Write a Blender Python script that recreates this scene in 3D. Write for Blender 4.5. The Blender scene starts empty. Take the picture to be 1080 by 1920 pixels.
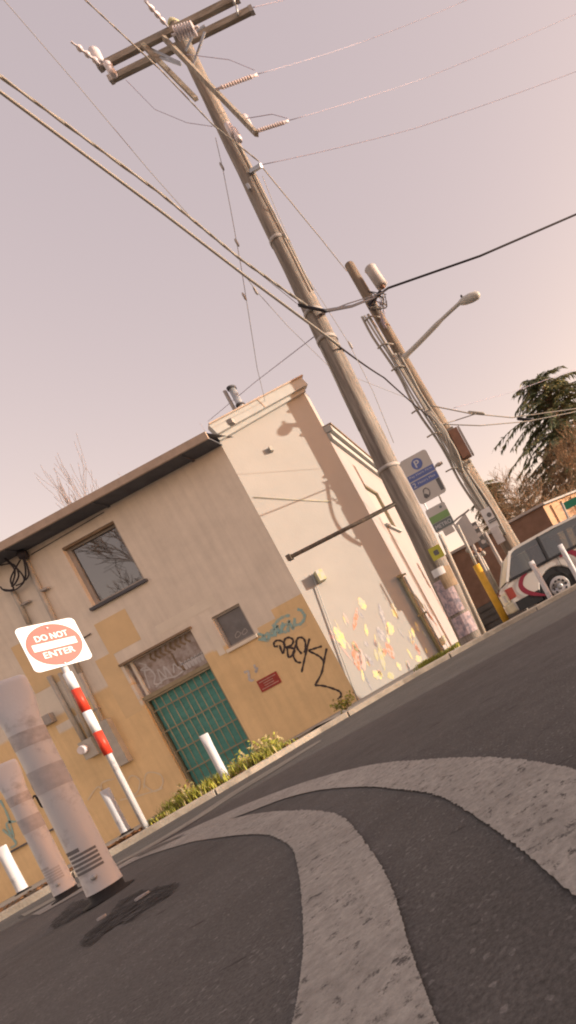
import bpy, math, random
from mathutils import Vector, Matrix
R = math.radians
random.seed(7)
scene = bpy.context.scene
C = scene.collection

# ------------------------------------------------------------------ camera
FPX, X0, YH, ROLL = 950.0, 330.0, -350.0, R(28.4)      # focal length and principal point (photo pixels)
EYE = 0.28
cr, sr = math.cos(ROLL), math.sin(ROLL)
ppx = 540 + X0*cr - YH*sr
ppy = 960 - X0*sr - YH*cr
cam = bpy.data.cameras.new('camera'); camo = bpy.data.objects.new('camera', cam); C.objects.link(camo)
cam.sensor_fit = 'VERTICAL'; cam.sensor_height = 36; cam.lens = 36*FPX/1920
cam.shift_x = (540-ppx)/1920; cam.shift_y = (ppy-960)/1920
cam.clip_start = 0.05; cam.clip_end = 3000
camo.matrix_world = Matrix(((cr, sr, 0, 0), (0, 0, -1, 0), (-sr, cr, 0, EYE), (0, 0, 0, 1)))
scene.camera = camo

# ------------------------------------------------------------------ light
SUN_EL, SUN_PHI = R(8.0), R(2.0)
sdir = Vector((math.cos(SUN_EL)*math.cos(SUN_PHI), math.cos(SUN_EL)*math.sin(SUN_PHI), math.sin(SUN_EL)))
w = bpy.data.worlds.new('World'); scene.world = w; w.use_nodes = True
nt = w.node_tree; nt.nodes.clear()
sky = nt.nodes.new('ShaderNodeTexSky'); sky.sky_type = 'NISHITA'; sky.sun_disc = False
sky.sun_elevation = SUN_EL; sky.sun_rotation = math.pi/2 - SUN_PHI
sky.air_density = 1.0; sky.dust_density = 1.0; sky.ozone_density = 1.0; sky.altitude = 50
hsv = nt.nodes.new('ShaderNodeHueSaturation'); hsv.inputs['Saturation'].default_value = 0.95
tint = nt.nodes.new('ShaderNodeMix'); tint.data_type = 'RGBA'; tint.blend_type = 'MULTIPLY'
tint.inputs['Factor'].default_value = 1.0; tint.inputs['B'].default_value = (2.0, 1.07, 0.62, 1)
bg = nt.nodes.new('ShaderNodeBackground'); bg.inputs['Strength'].default_value = 0.15
wo = nt.nodes.new('ShaderNodeOutputWorld')
nt.links.new(sky.outputs[0], hsv.inputs['Color']); nt.links.new(hsv.outputs[0], tint.inputs['A'])
veil = nt.nodes.new('ShaderNodeMix'); veil.data_type = 'RGBA'; veil.inputs['Factor'].default_value = 0.5     # thin even high haze
veil.inputs['B'].default_value = (1.40, 1.20, 1.42, 1); nt.links.new(tint.outputs['Result'], veil.inputs['A'])
nt.links.new(veil.outputs['Result'], bg.inputs['Color']); nt.links.new(bg.outputs[0], wo.inputs[0])
sl = bpy.data.lights.new('sun', 'SUN'); sl.energy = 2.0; sl.angle = R(0.5); sl.color = (1.0, 0.88, 0.71)
so = bpy.data.objects.new('sun', sl); C.objects.link(so)
so.rotation_euler = sdir.to_track_quat('Z', 'Y').to_euler()
scene.view_settings.view_transform = 'Standard'; scene.view_settings.look = 'None'
scene.view_settings.gamma = 1; scene.view_settings.use_curve_mapping = False
scene.view_settings.exposure = 1.63
scene.render.engine = 'CYCLES'
scene.cycles.filter_width = 2.0
scene.cycles.use_denoising = True
scene.cycles.max_bounces = 8
scene.cycles.transparent_max_bounces = 12

# ------------------------------------------------------------------ helpers
def P(px, py, y):
    """world point at depth y seen at photo pixel (px, py)"""
    dx, dy = px-540, py-960
    X = dx*cr - dy*sr; Y = -dx*sr - dy*cr
    return Vector(((X-X0)/FPX*y, y, EYE+(Y-YH)/FPX*y))
def PX(px, py, x):
    """world point on the plane x = const"""
    q = P(px, py, 1.0)
    return P(px, py, x/q.x)
def lin(c):
    return tuple(((v/255)/12.92 if v/255 <= .04045 else ((v/255+.055)/1.055)**2.4) for v in c)
def zg(x):                                   # the street falls away to the left
    return 0.02*max(-28.0, min(0.0, x+2.0))

class MB:
    def __init__(s): s.v = []; s.f = []; s.sm = []; s.mi = []
    def add(s, vs, fs, smooth=False, mi=0):
        n = len(s.v); s.v += [Vector(a) for a in vs]
        for f in fs: s.f.append([n+i for i in f]); s.sm.append(smooth); s.mi.append(mi)
        return s
    def box(s, c, size, rot=None, mi=0):
        hx, hy, hz = size[0]/2, size[1]/2, size[2]/2
        vs = [Vector((x, y, z)) for x in (-hx, hx) for y in (-hy, hy) for z in (-hz, hz)]
        if rot is not None: vs = [rot @ a for a in vs]
        c = Vector(c)
        return s.add([a+c for a in vs], [(0,1,3,2),(4,6,7,5),(0,4,5,1),(2,3,7,6),(0,2,6,4),(1,5,7,3)], mi=mi)
    def bbox(s, lo, hi, mi=0):
        lo = Vector(lo); hi = Vector(hi)
        return s.box((lo+hi)/2, hi-lo, mi=mi)
    def bar(s, a, b, wd, h, up=(0, 0, 1), mi=0):
        a = Vector(a); b = Vector(b); d = (b-a); L = d.length; d.normalize(); up = Vector(up)
        if abs(d.dot(up)) > .98: up = Vector((0, 1, 0))
        sd = d.cross(up).normalized(); u = sd.cross(d)
        m = Matrix((d, sd, u)).transposed()
        return s.box((a+b)/2, (L, wd, h), m, mi)
    def tube(s, pts, rad, n=8, cap=True, smooth=True, mi=0, sq=None):
        pts = [Vector(p) for p in pts]
        if not hasattr(rad, '__len__'): rad = [rad]*len(pts)
        vs = []; fs = []; ref = None
        for i, p in enumerate(pts):
            d = (pts[min(i+1, len(pts)-1)] - pts[max(i-1, 0)]).normalized()
            if ref is None:
                ref = Vector((1, 0, 0)) if abs(d.x) < .9 else Vector((0, 1, 0))
            a = (ref - d*ref.dot(d)).normalized(); ref = a; b = d.cross(a)
            for k in range(n):
                t = 2*math.pi*k/n
                vs.append(p + (a*math.cos(t) + b*math.sin(t))*rad[i])
        for i in range(len(pts)-1):
            for k in range(n):
                k2 = (k+1) % n
                fs.append((i*n+k, i*n+k2, (i+1)*n+k2, (i+1)*n+k))
        s.add(vs, fs, smooth, mi)
        if cap:
            m = len(s.v)-len(vs)
            s.f.append([m+k for k in reversed(range(n))]); s.sm.append(False); s.mi.append(mi)
            s.f.append([m+(len(pts)-1)*n+k for k in range(n)]); s.sm.append(False); s.mi.append(mi)
        return s
    def lathe(s, base, axis, prof, n=16, mi=0):
        base = Vector(base); axis = Vector(axis).normalized()
        return s.tube([base+axis*t for t, r in prof], [r for t, r in prof], n, mi=mi) if len(prof) > 1 else s
    def poly(s, pts, thick, nrm, mi=0):
        """flat polygon extruded backwards along -nrm"""
        pts = [Vector(p) for p in pts]; nrm = Vector(nrm).normalized()
        n = len(pts); a = Vector((0, 0, 0))
        for i in range(n): a += pts[i].cross(pts[(i+1) % n])
        if a.dot(nrm) < 0: pts.reverse()
        vs = pts + [p - nrm*thick for p in pts]
        fs = [list(range(n)), list(reversed(range(n, 2*n)))] + [((i+1) % n, i, n+i, n+(i+1) % n) for i in range(n)]
        return s.add(vs, fs, mi=mi)
    def build(s, name, mats, parent=None, loc=None):
        o = mesh_object(name, s.v, s.f, mats, parent, loc, s.sm, s.mi)
        return o

def wloc(o):
    l = Vector((0, 0, 0))
    while o is not None: l += o.location; o = o.parent
    return l
def mesh_object(name, v, f, mats, parent=None, loc=None, sm=None, mi=None):
    off = wloc(parent) if parent is not None else Vector(loc or (0, 0, 0))
    me = bpy.data.meshes.new(name)
    me.from_pydata([tuple(a-off) for a in v], [], [tuple(x) for x in f])
    if sm is not None: me.polygons.foreach_set('use_smooth', sm)
    if not isinstance(mats, (list, tuple)): mats = [mats]
    for m in mats: me.materials.append(m)
    if mi is not None: me.polygons.foreach_set('material_index', mi)
    me.update()
    o = bpy.data.objects.new(name, me); C.objects.link(o)
    if parent is not None: o.parent = parent
    else: o.location = off
    return o
def tag(o, label, cat, group=None, kind=None):
    o['label'] = label; o['category'] = cat
    if group: o['group'] = group
    if kind: o['kind'] = kind
    return o
def thing(name, label, cat, loc, group=None):
    o = bpy.data.objects.new(name, None); C.objects.link(o); o.location = Vector(loc); o.empty_display_size = .2
    return tag(o, label, cat, group)
def structure(o): o['kind'] = 'structure'; return o
def copy_tree(o, parent=None):
    c = o.copy(); C.objects.link(c)
    if parent is not None: c.parent = parent
    for ch in o.children: copy_tree(ch, c)
    return c
def smooth_path(pts, k=6):
    pts = [Vector(p) for p in pts]
    if len(pts) < 3: return pts
    out = []
    for i in range(len(pts)-1):
        p0 = pts[max(i-1, 0)]; p1 = pts[i]; p2 = pts[i+1]; p3 = pts[min(i+2, len(pts)-1)]
        for j in range(k):
            t = j/k
            out.append(.5*((2*p1)+(p2-p0)*t+(2*p0-5*p1+4*p2-p3)*t*t+(3*p1-p0-3*p2+p3)*t**3))
    return out+[pts[-1]]
_rib = 0
def ribbon(mb, pts, wd, nrm, k=6, mi=0, taper=False):
    global _rib
    _rib = (_rib+1) % 9
    nrm = Vector(nrm).normalized(); pts = [p+nrm*_rib*.0006 for p in smooth_path(pts, k)]; n = len(pts); vs = []
    for i, p in enumerate(pts):
        d = (pts[min(i+1, n-1)]-pts[max(i-1, 0)]).normalized(); sd = d.cross(nrm).normalized()
        ww = wd*(1+(0 if taper else .22*math.sin(i*1.3)+.12*math.sin(i*2.9)))
        if taper: ww *= .25+.75*math.sin(math.pi*(i+.3)/(n-.4))
        vs += [p-sd*ww/2, p+sd*ww/2]
    mb.add(vs, [(2*i, 2*i+1, 2*i+3, 2*i+2) for i in range(n-1)], mi=mi)
_tc = {}
def text_pieces(txt):
    if txt in _tc: return _tc[txt]
    cu = bpy.data.curves.new('t', 'FONT'); cu.body = txt; cu.align_x = 'CENTER'; cu.align_y = 'CENTER'; cu.resolution_u = 3
    ob = bpy.data.objects.new('t', cu); C.objects.link(ob)
    dg = bpy.context.evaluated_depsgraph_get(); me = ob.evaluated_get(dg).to_mesh()
    vs = [v.co.copy() for v in me.vertices]; fs = [list(p.vertices) for p in me.polygons]
    ob.evaluated_get(dg).to_mesh_clear(); bpy.data.objects.remove(ob); bpy.data.curves.remove(cu)
    _tc[txt] = (vs, fs); return vs, fs
def add_text(mb, txt, c, u, v, wd, h, bold=0.0, mi=0):
    """letters laid on the plane spanned by unit vectors u and v, fitted to wd x h"""
    vs, fs = text_pieces(txt)
    x0 = min(a.x for a in vs); x1 = max(a.x for a in vs); y0 = min(a.y for a in vs); y1 = max(a.y for a in vs)
    c = Vector(c); u = Vector(u); v = Vector(v)
    out = [c+u*((a.x-(x0+x1)/2)/(x1-x0)*wd)+v*((a.y-(y0+y1)/2)/(y1-y0)*h) for a in vs]
    mb.add(out, fs, mi=mi)
    if bold:
        n = u.cross(v)
        mb.add([a+u*bold+n*.0004 for a in out], fs, mi=mi)

# ------------------------------------------------------------------ materials
def mat(name, col, rough=.8, var=.12, scale=6, bump=0.0, bscale=40, metal=0.0, col2=None, stretch=None, mixlo=.4, mixhi=.6, spec=.3, detail=5):
    col = (col[0]*.9, col[1]*1.0, min(1, col[2]*1.12))
    if col2: col2 = (col2[0]*.9, col2[1], min(1, col2[2]*1.12))
    m = bpy.data.materials.new(name); m.use_nodes = True; t = m.node_tree; N = t.nodes; L = t.links
    b = N['Principled BSDF']; b.inputs['Roughness'].default_value = rough; b.inputs['Metallic'].default_value = metal
    b.inputs['Specular IOR Level'].default_value = spec
    tc = N.new('ShaderNodeTexCoord'); mp = N.new('ShaderNodeMapping'); L.new(tc.outputs['Object'], mp.inputs[0])
    if stretch: mp.inputs['Scale'].default_value = stretch
    n = N.new('ShaderNodeTexNoise'); n.inputs['Scale'].default_value = scale; n.inputs['Detail'].default_value = detail; n.inputs['Roughness'].default_value = .65
    L.new(mp.outputs[0], n.inputs['Vector'])
    cr_ = N.new('ShaderNodeValToRGB'); c2 = col2 or tuple(v*(1-2*var) for v in col)
    c1 = col if col2 else tuple(min(1, v*(1+var)) for v in col)
    cr_.color_ramp.elements[0].position = mixlo; cr_.color_ramp.elements[0].color = (*c2, 1)
    cr_.color_ramp.elements[1].position = mixhi; cr_.color_ramp.elements[1].color = (*c1, 1)
    if not col2: cr_.color_ramp.elements[0].position = .25; cr_.color_ramp.elements[1].position = .75
    L.new(n.outputs['Fac'], cr_.inputs[0]); L.new(cr_.outputs[0], b.inputs['Base Color'])
    if bump:
        n2 = N.new('ShaderNodeTexNoise'); n2.inputs['Scale'].default_value = bscale; n2.inputs['Detail'].default_value = 4
        L.new(mp.outputs[0], n2.inputs['Vector'])
        bp = N.new('ShaderNodeBump'); bp.inputs['Strength'].default_value = bump; bp.inputs['Distance'].default_value = .02
        L.new(n2.outputs['Fac'], bp.inputs['Height']); L.new(bp.outputs[0], b.inputs['Normal'])
    return m

def wall_mat(name, upper, lower, zline):
    """painted block wall: ochre below, mauve above, the roller line stepping along the blocks"""
    m = bpy.data.materials.new(name); m.use_nodes = True; t = m.node_tree; N = t.nodes; L = t.links
    b = N['Principled BSDF']; b.inputs['Roughness'].default_value = .85; b.inputs['Specular IOR Level'].default_value = .2
    tc = N.new('ShaderNodeTexCoord'); sp = N.new('ShaderNodeSeparateXYZ'); L.new(tc.outputs['Object'], sp.inputs[0])
    def mth(op, a, bb=None):
        k = N.new('ShaderNodeMath'); k.operation = op
        for i, q in enumerate((a, bb)):
            if q is None: continue
            if isinstance(q, (int, float)): k.inputs[i].default_value = q
            else: L.new(q, k.inputs[i])
        return k.outputs[0]
    sx = mth('SNAP', sp.outputs['X'], .8); sz = mth('SNAP', sp.outputs['Z'], .4)
    cb = N.new('ShaderNodeCombineXYZ'); L.new(sx, cb.inputs[0]); L.new(sz, cb.inputs[2])
    wn = N.new('ShaderNodeTexNoise'); wn.inputs['Scale'].default_value = .55; wn.inputs['Detail'].default_value = 1; L.new(cb.outputs[0], wn.inputs['Vector'])
    ed = N.new('ShaderNodeTexNoise'); ed.inputs['Scale'].default_value = 3; L.new(tc.outputs['Object'], ed.inputs['Vector'])
    zz = mth('ADD', sp.outputs['Z'], mth('MULTIPLY', mth('SUBTRACT', wn.outputs['Fac'], .5), 3.0))
    zz = mth('ADD', zz, mth('MULTIPLY', mth('SUBTRACT', ed.outputs['Fac'], .5), .10))
    mr = N.new('ShaderNodeMapRange'); mr.inputs['From Min'].default_value = zline-.03; mr.inputs['From Max'].default_value = zline+.03
    L.new(zz, mr.inputs['Value'])
    mx = N.new('ShaderNodeMix'); mx.data_type = 'RGBA'; L.new(mr.outputs[0], mx.inputs['Factor'])
    mx.inputs['A'].default_value = (*lower, 1); mx.inputs['B'].default_value = (*upper, 1)
    dn = N.new('ShaderNodeTexNoise'); dn.inputs['Scale'].default_value = 1.1; dn.inputs['Detail'].default_value = 7; dn.inputs['Roughness'].default_value = .7
    L.new(tc.outputs['Object'], dn.inputs['Vector'])
    dr = N.new('ShaderNodeMapRange'); dr.inputs['From Min'].default_value = .3; dr.inputs['From Max'].default_value = .7; dr.inputs['To Min'].default_value = .86; dr.inputs['To Max'].default_value = 1.08
    L.new(dn.outputs['Fac'], dr.inputs['Value'])
    # rain streaks
    mp = N.new('ShaderNodeMapping'); mp.inputs['Scale'].default_value = (5, 5, .25); L.new(tc.outputs['Object'], mp.inputs[0])
    st = N.new('ShaderNodeTexNoise'); st.inputs['Scale'].default_value = 1.5; st.inputs['Detail'].default_value = 4; L.new(mp.outputs[0], st.inputs['Vector'])
    sr_ = N.new('ShaderNodeMapRange'); sr_.inputs['From Min'].default_value = .35; sr_.inputs['From Max'].default_value = .6; sr_.inputs['To Min'].default_value = .93; sr_.inputs['To Max'].default_value = 1.0
    L.new(st.outputs['Fac'], sr_.inputs['Value'])
    fac = mth('MULTIPLY', dr.outputs[0], sr_.outputs[0])
    mm = N.new('ShaderNodeMix'); mm.data_type = 'RGBA'; mm.blend_type = 'MULTIPLY'; mm.inputs['Factor'].default_value = 1
    L.new(mx.outputs['Result'], mm.inputs['A']); L.new(fac, mm.inputs['B']); L.new(mm.outputs['Result'], b.inputs['Base Color'])
    br = N.new('ShaderNodeTexBrick'); br.inputs['Scale'].default_value = 1; br.inputs['Brick Width'].default_value = .4; br.inputs['Row Height'].default_value = .2
    br.inputs['Mortar Size'].default_value = .008; br.inputs['Mortar Smooth'].default_value = .8
    c2 = N.new('ShaderNodeCombineXYZ'); L.new(sp.outputs['X'], c2.inputs[0]); L.new(sp.outputs['Z'], c2.inputs[1]); L.new(c2.outputs[0], br.inputs['Vector'])
    fn = N.new('ShaderNodeTexNoise'); fn.inputs['Scale'].default_value = 45; fn.inputs['Detail'].default_value = 3; L.new(tc.outputs['Object'], fn.inputs['Vector'])
    hh = mth('SUBTRACT', mth('MULTIPLY', fn.outputs['Fac'], .35), mth('MULTIPLY', br.outputs['Fac'], .5))
    bp = N.new('ShaderNodeBump'); bp.inputs['Strength'].default_value = .35; bp.inputs['Distance'].default_value = .012
    L.new(hh, bp.inputs['Height']); L.new(bp.outputs[0], b.inputs['Normal'])
    return m

def asphalt_mat(name, base, tan=0.0, wornpaint=False, paint=None):
    m = bpy.data.materials.new(name); m.use_nodes = True; t = m.node_tree; N = t.nodes; L = t.links
    b = N['Principled BSDF']; b.inputs['Roughness'].default_value = .9; b.inputs['Specular IOR Level'].default_value = .25
    tc = N.new('ShaderNodeTexCoord')
    def noise(sc, det, ro=.6, vec=None):
        n = N.new('ShaderNodeTexNoise'); n.inputs['Scale'].default_value = sc; n.inputs['Detail'].default_value = det; n.inputs['Roughness'].default_value = ro
        L.new(vec or tc.outputs['Object'], n.inputs['Vector']); return n.outputs['Fac']
    def rng(v, a, c, d, e):
        r = N.new('ShaderNodeMapRange'); r.inputs['From Min'].default_value = a; r.inputs['From Max'].default_value = c; r.inputs['To Min'].default_value = d; r.inputs['To Max'].default_value = e
        L.new(v, r.inputs['Value']); return r.outputs[0]
    def mul(a, c):
        k = N.new('ShaderNodeMath'); k.operation = 'MULTIPLY'; L.new(a, k.inputs[0]); L.new(c, k.inputs[1]); return k.outputs[0]
    big = rng(noise(.7, 5), .3, .7, .78, 1.2)
    vo = N.new('ShaderNodeTexVoronoi'); vo.inputs['Scale'].default_value = 170; L.new(tc.outputs['Object'], vo.inputs['Vector'])
    grain = rng(noise(160, 4, .8), .3, .7, .55, 1.45)
    sepc = N.new('ShaderNodeSeparateColor'); L.new(vo.outputs['Color'], sepc.inputs[0])
    stones = rng(sepc.outputs[0], .93, 1.0, 1.0, 1.7)
    mid = rng(noise(9, 5, .7), .3, .7, .85, 1.15)
    # dark scuffs drawn out along the traffic
    mp = N.new('ShaderNodeMapping'); mp.inputs['Rotation'].default_value = (0, 0, R(-14)); mp.inputs['Scale'].default_value = (1.0, 4.5, 1); L.new(tc.outputs['Object'], mp.inputs[0])
    scuff = rng(noise(7, 4, .6, mp.outputs[0]), .30, .37, .45, 1.0)
    f = mul(mul(mul(big, grain), mul(stones, mid)), scuff)
    rgb = N.new('ShaderNodeRGB'); rgb.outputs[0].default_value = (*base, 1)
    src = rgb.outputs[0]
    if paint:
        pf = mul(rng(noise(1.3, 4), .3, .7, .82, 1.1), mul(rng(noise(70, 4, .75), .3, .7, .75, 1.22), mul(rng(noise(5, 5, .7), .3, .7, .82, 1.1), rng(scuff, .45, 1.0, .88, 1.0))))
        pr = N.new('ShaderNodeMix'); pr.data_type = 'RGBA'; pr.blend_type = 'MULTIPLY'; pr.inputs['Factor'].default_value = 1
        pr.inputs['A'].default_value = (*paint, 1); L.new(pf, pr.inputs['B'])
        am = N.new('ShaderNodeMix'); am.data_type = 'RGBA'; am.blend_type = 'MULTIPLY'; am.inputs['Factor'].default_value = 1
        L.new(src, am.inputs['A']); L.new(f, am.inputs['B'])
        wear = rng(noise(38, 5, .8), .36, .44, 0, 1)
        fm = N.new('ShaderNodeMix'); fm.data_type = 'RGBA'; L.new(wear, fm.inputs['Factor']); L.new(am.outputs['Result'], fm.inputs['A']); L.new(pr.outputs['Result'], fm.inputs['B'])
        L.new(fm.outputs['Result'], b.inputs['Base Color'])
    else:
        am = N.new('ShaderNodeMix'); am.data_type = 'RGBA'; am.blend_type = 'MULTIPLY'; am.inputs['Factor'].default_value = 1
        L.new(src, am.inputs['A']); L.new(f, am.inputs['B']); L.new(am.outputs['Result'], b.inputs['Base Color'])
    bp = N.new('ShaderNodeBump'); bp.inputs['Strength'].default_value = .5; bp.inputs['Distance'].default_value = .004
    L.new(noise(220, 3, .7), bp.inputs['Height']); L.new(bp.outputs[0], b.inputs['Normal'])
    return m

def glass_mat(name, col, rough=.03, trans=0.0):
    m = bpy.data.materials.new(name); m.use_nodes = True; t = m.node_tree; b = t.nodes['Principled BSDF']
    b.inputs['Base Color'].default_value = (*col, 1); b.inputs['Roughness'].default_value = rough; b.inputs['Specular IOR Level'].default_value = .9
    b.inputs['IOR'].default_value = 1.9
    if trans:
        tr = t.nodes.new('ShaderNodeBsdfTransparent'); tr.inputs[0].default_value = (.75, .82, .8, 1); mx = t.nodes.new('ShaderNodeMixShader'); mx.inputs[0].default_value = trans
        t.links.new(b.outputs[0], mx.inputs[1]); t.links.new(tr.outputs[0], mx.inputs[2]); t.links.new(mx.outputs[0], t.nodes['Material Output'].inputs[0])
    return m

M = {}
M['asphalt'] = asphalt_mat('asphalt', (.098, .095, .092))
M['paint_line'] = asphalt_mat('worn_road_paint', (.098, .095, .092), paint=(.335, .325, .30))
M['thin_paint'] = asphalt_mat('thin_road_paint', (.098, .095, .092), paint=(.22, .205, .185))
M['patch'] = mat('asphalt_stain', (.075, .068, .063), .95, 0, 16, .6, 90, col2=(.026, .024, .023), mixlo=.42, mixhi=.66)
_m = M['patch']; _t = _m.node_tree; _n = _t.nodes.new('ShaderNodeTexNoise'); _n.inputs['Scale'].default_value = 22; _n.inputs['Detail'].default_value = 8; _n.inputs['Roughness'].default_value = .75
_c = _t.nodes.new('ShaderNodeTexCoord'); _t.links.new(_c.outputs['Object'], _n.inputs['Vector']); _r = _t.nodes.new('ShaderNodeMapRange'); _r.inputs['From Min'].default_value = .42; _r.inputs['From Max'].default_value = .56
_t.links.new(_n.outputs['Fac'], _r.inputs['Value']); _x = _t.nodes.new('ShaderNodeMixShader'); _tr = _t.nodes.new('ShaderNodeBsdfTransparent')
_t.links.new(_r.outputs[0], _x.inputs[0]); _t.links.new(_tr.outputs[0], _x.inputs[1]); _t.links.new(_t.nodes['Principled BSDF'].outputs[0], _x.inputs[2]); _t.links.new(_x.outputs[0], _t.nodes['Material Output'].inputs[0])
M['concrete'] = mat('concrete', (.46, .37, .28), .9, .2, 5, .4, 60)
M['walk'] = mat('sidewalk_concrete', (.40, .34, .27), .9, .2, 3, .3, 60)
M['soil'] = mat('soil', (.12, .085, .055), .95, .3, 8, .8, 40)
M['ground'] = mat('far_ground', (.13, .12, .10), .95, .2, .5)
M['wallA'] = wall_mat('ochre_and_mauve_block_wall', (.78, .72, .63), (.80, .60, .34), 2.70)
M['mauve'] = mat('mauve_paint', (.85, .71, .55), .85, .05, 2, .15, 45)
M['ochre'] = mat('ochre_paint', (.83, .57, .30), .85, .05, 2, .15, 45)
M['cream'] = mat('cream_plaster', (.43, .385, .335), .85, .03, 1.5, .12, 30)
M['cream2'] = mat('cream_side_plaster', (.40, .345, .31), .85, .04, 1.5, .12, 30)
M['cornice'] = mat('cream_cornice', (.46, .43, .38), .7, .06, 3)
M['fascia'] = mat('tan_fascia', (.52, .38, .28), .7, .12, 4)
M['soffit'] = mat('dark_soffit', (.12, .115, .12), .8, .15, 3)
M['roofing'] = mat('roofing', (.24, .2, .18), .9, .2, 4)
M['galv'] = mat('galvanised_steel', (.48, .46, .44), .45, .15, 8, metal=.5)
M['greymetal'] = mat('grey_painted_metal', (.42, .36, .31), .6, .12, 6)
M['conduit'] = mat('painted_conduit', (.50, .44, .36), .6, .1, 5)
M['black'] = mat('black_rubber', (.022, .02, .02), .7, .2, 10)
M['cable'] = mat('black_cable', (.035, .03, .035), .6, .1, 10)
M['palecable'] = mat('weathered_cable', (.34, .29, .235), .6, .08, 1.5)
M['thinwire'] = mat('violet_grey_wire', (.50, .43, .50), .5, .1, 10)
M['wood'] = mat('weathered_pole_wood', (.38, .31, .25), .9, 0, 3, .9, 14, col2=(.20, .16, .13), stretch=(6, 6, .35), mixlo=.36, mixhi=.66)
M['woodred'] = mat('brown_pole_wood', (.30, .22, .155), .9, 0, 3, .8, 14, col2=(.16, .12, .09), stretch=(6, 6, .35), mixlo=.36, mixhi=.66)
M['arm'] = mat('crossarm_wood', (.38, .31, .24), .9, 0, 4, .6, 14, col2=(.23, .185, .14), stretch=(.6, 4, 4))
M['porcelain'] = mat('insulator_glaze', (.72, .62, .60), .3, .06, 10, spec=.6)
M['inspink'] = mat('insulator_pink', (.74, .60, .56), .35, .06, 10, spec=.6)
M['cangrey'] = mat('transformer_grey', (.50, .44, .40), .5, .1, 5)
M['rust'] = mat('rust_brown_box', (.30, .155, .10), .7, .15, 5)
M['lampgrey'] = mat('lamp_grey', (.52, .48, .42), .5, .06, 5)
M['postwhite'] = mat('flexible_post_plastic', (.62, .58, .56), .5, 0, 9, .1, 20, col2=(.40, .37, .36), mixlo=.30, mixhi=.46, detail=7)
M['postband'] = mat('scuffed_band', (.52, .47, .45), .7, 0, 10, col2=(.40, .365, .355), mixlo=.35, mixhi=.6)
M['postgrime'] = mat('grime_marks', (.17, .15, .15), .85, .3, 20)
M['notice'] = mat('faded_print', (.20, .185, .18), .8, .2, 20)
M['postdirt'] = mat('dirt_on_post', (.52, .46, .43), .7, .2, 25)
M['signwhite'] = mat('sign_white', (.90, .86, .82), .45, .02, 4)
M['signred'] = mat('sign_red', (.72, .07, .05), .45, .06, 6)
M['postred'] = mat('reflective_red', (.70, .06, .03), .4, .1, 10)
M['signgrey'] = mat('sign_back_grey', (.52, .46, .41), .5, .05, 5)
M['parkbase'] = mat('parking_sign_face', (.66, .58, .50), .6, .03, 4)
M['parkblue'] = mat('parking_sign_blue', (.16, .20, .42), .6, .06, 6)
M['signtxt'] = mat('sign_lettering', (.72, .66, .62), .6, .03, 6)
M['signdark'] = mat('sign_dark_grey', (.17, .16, .15), .6, .1, 6)
M['busgreen'] = mat('bus_sign_green', (.28, .42, .16), .6, .06, 5)
M['busdark'] = mat('bus_sign_teal_grey', (.20, .22, .20), .6, .06, 5)
M['yellowtag'] = mat('yellow_tag', (.62, .56, .08), .6, .08, 8)
M['yellowpost'] = mat('yellow_post_paint', (.72, .38, .04), .55, .12, 6)
M['teal'] = mat('teal_board', (.12, .33, .27), .7, .08, 4, .1, 30)
M['bar'] = mat('tan_bar_paint', (.36, .28, .17), .65, .12, 8)
M['board'] = mat('graffitied_board', (.50, .41, .36), .85, 0, 5, col2=(.26, .18, .13), mixlo=.32, mixhi=.62)
M['framewood'] = mat('brown_frame', (.30, .20, .12), .8, .2, 6)
M['reveal'] = mat('reveal_plaster', (.46, .38, .31), .85, .1, 4)
M['pane'] = glass_mat('window_glass', (.045, .05, .055), .02)
M['panedull'] = mat('dull_boarded_glass', (.20, .18, .17), .45, .2, 3, spec=.5)
M['plaque'] = mat('red_plaque', (.40, .06, .045), .6, .2, 12)
M['plaquetxt'] = mat('plaque_lettering', (.55, .30, .22), .7, .1, 12)
M['spray'] = mat('black_spray_paint', (.075, .055, .05), .7, .1, 10)
M['sprayteal'] = mat('faded_teal_spray', (.33, .48, .43), .75, 0, 9, col2=(.52, .47, .32), mixlo=.36, mixhi=.52)
M['spraywhite'] = mat('faded_white_spray', (.62, .55, .50), .8, .1, 8)
M['sprayfaint'] = mat('faint_scrawl', (.80, .62, .42), .8, .05, 8)
M['mural1'] = mat('mural_terracotta', (.66, .27, .16), .85, 0, 11, col2=(.55, .49, .44), mixlo=.40, mixhi=.58, stretch=(2, 2, .7))
M['mural2'] = mat('mural_slate', (.34, .32, .33), .85, 0, 11, col2=(.55, .49, .44), mixlo=.40, mixhi=.58, stretch=(2, 2, .7))
M['mural3'] = mat('mural_yellow', (.84, .68, .26), .85, 0, 11, col2=(.55, .49, .44), mixlo=.40, mixhi=.58, stretch=(2, 2, .7))
M['mural4'] = mat('mural_olive', (.56, .50, .24), .85, 0, 11, col2=(.55, .49, .44), mixlo=.40, mixhi=.58, stretch=(2, 2, .7))
M['mural4b'] = mat('olive_pipe_paint', (.27, .23, .13), .7, .15, 6)
M['mural5'] = mat('mural_pink', (.74, .44, .36), .85, 0, 11, col2=(.55, .49, .44), mixlo=.40, mixhi=.58, stretch=(2, 2, .7))
M['carwhite'] = mat('car_cream_paint', (.70, .62, .54), .35, .03, 3, spec=.5)
M['carrear'] = mat('car_rear_sunlit_cream', (.78, .66, .44), .4, .04, 3, spec=.5)  # sunlight on the rear put into a yellower cream
M['maroon'] = mat('car_flame_maroon', (.26, .02, .045), .35, .05, 5, spec=.5)
M['cladding'] = mat('car_black_cladding', (.03, .03, .032), .6, .1, 5)
M['tyre'] = mat('tyre_rubber', (.022, .021, .021), .85, .2, 12)
M['rim'] = mat('steel_rim', (.48, .43, .40), .4, .1, 8, metal=.4)
M['tail'] = mat('tail_lamp_red', (.36, .05, .035), .3, .1, 6, spec=.6)
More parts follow.
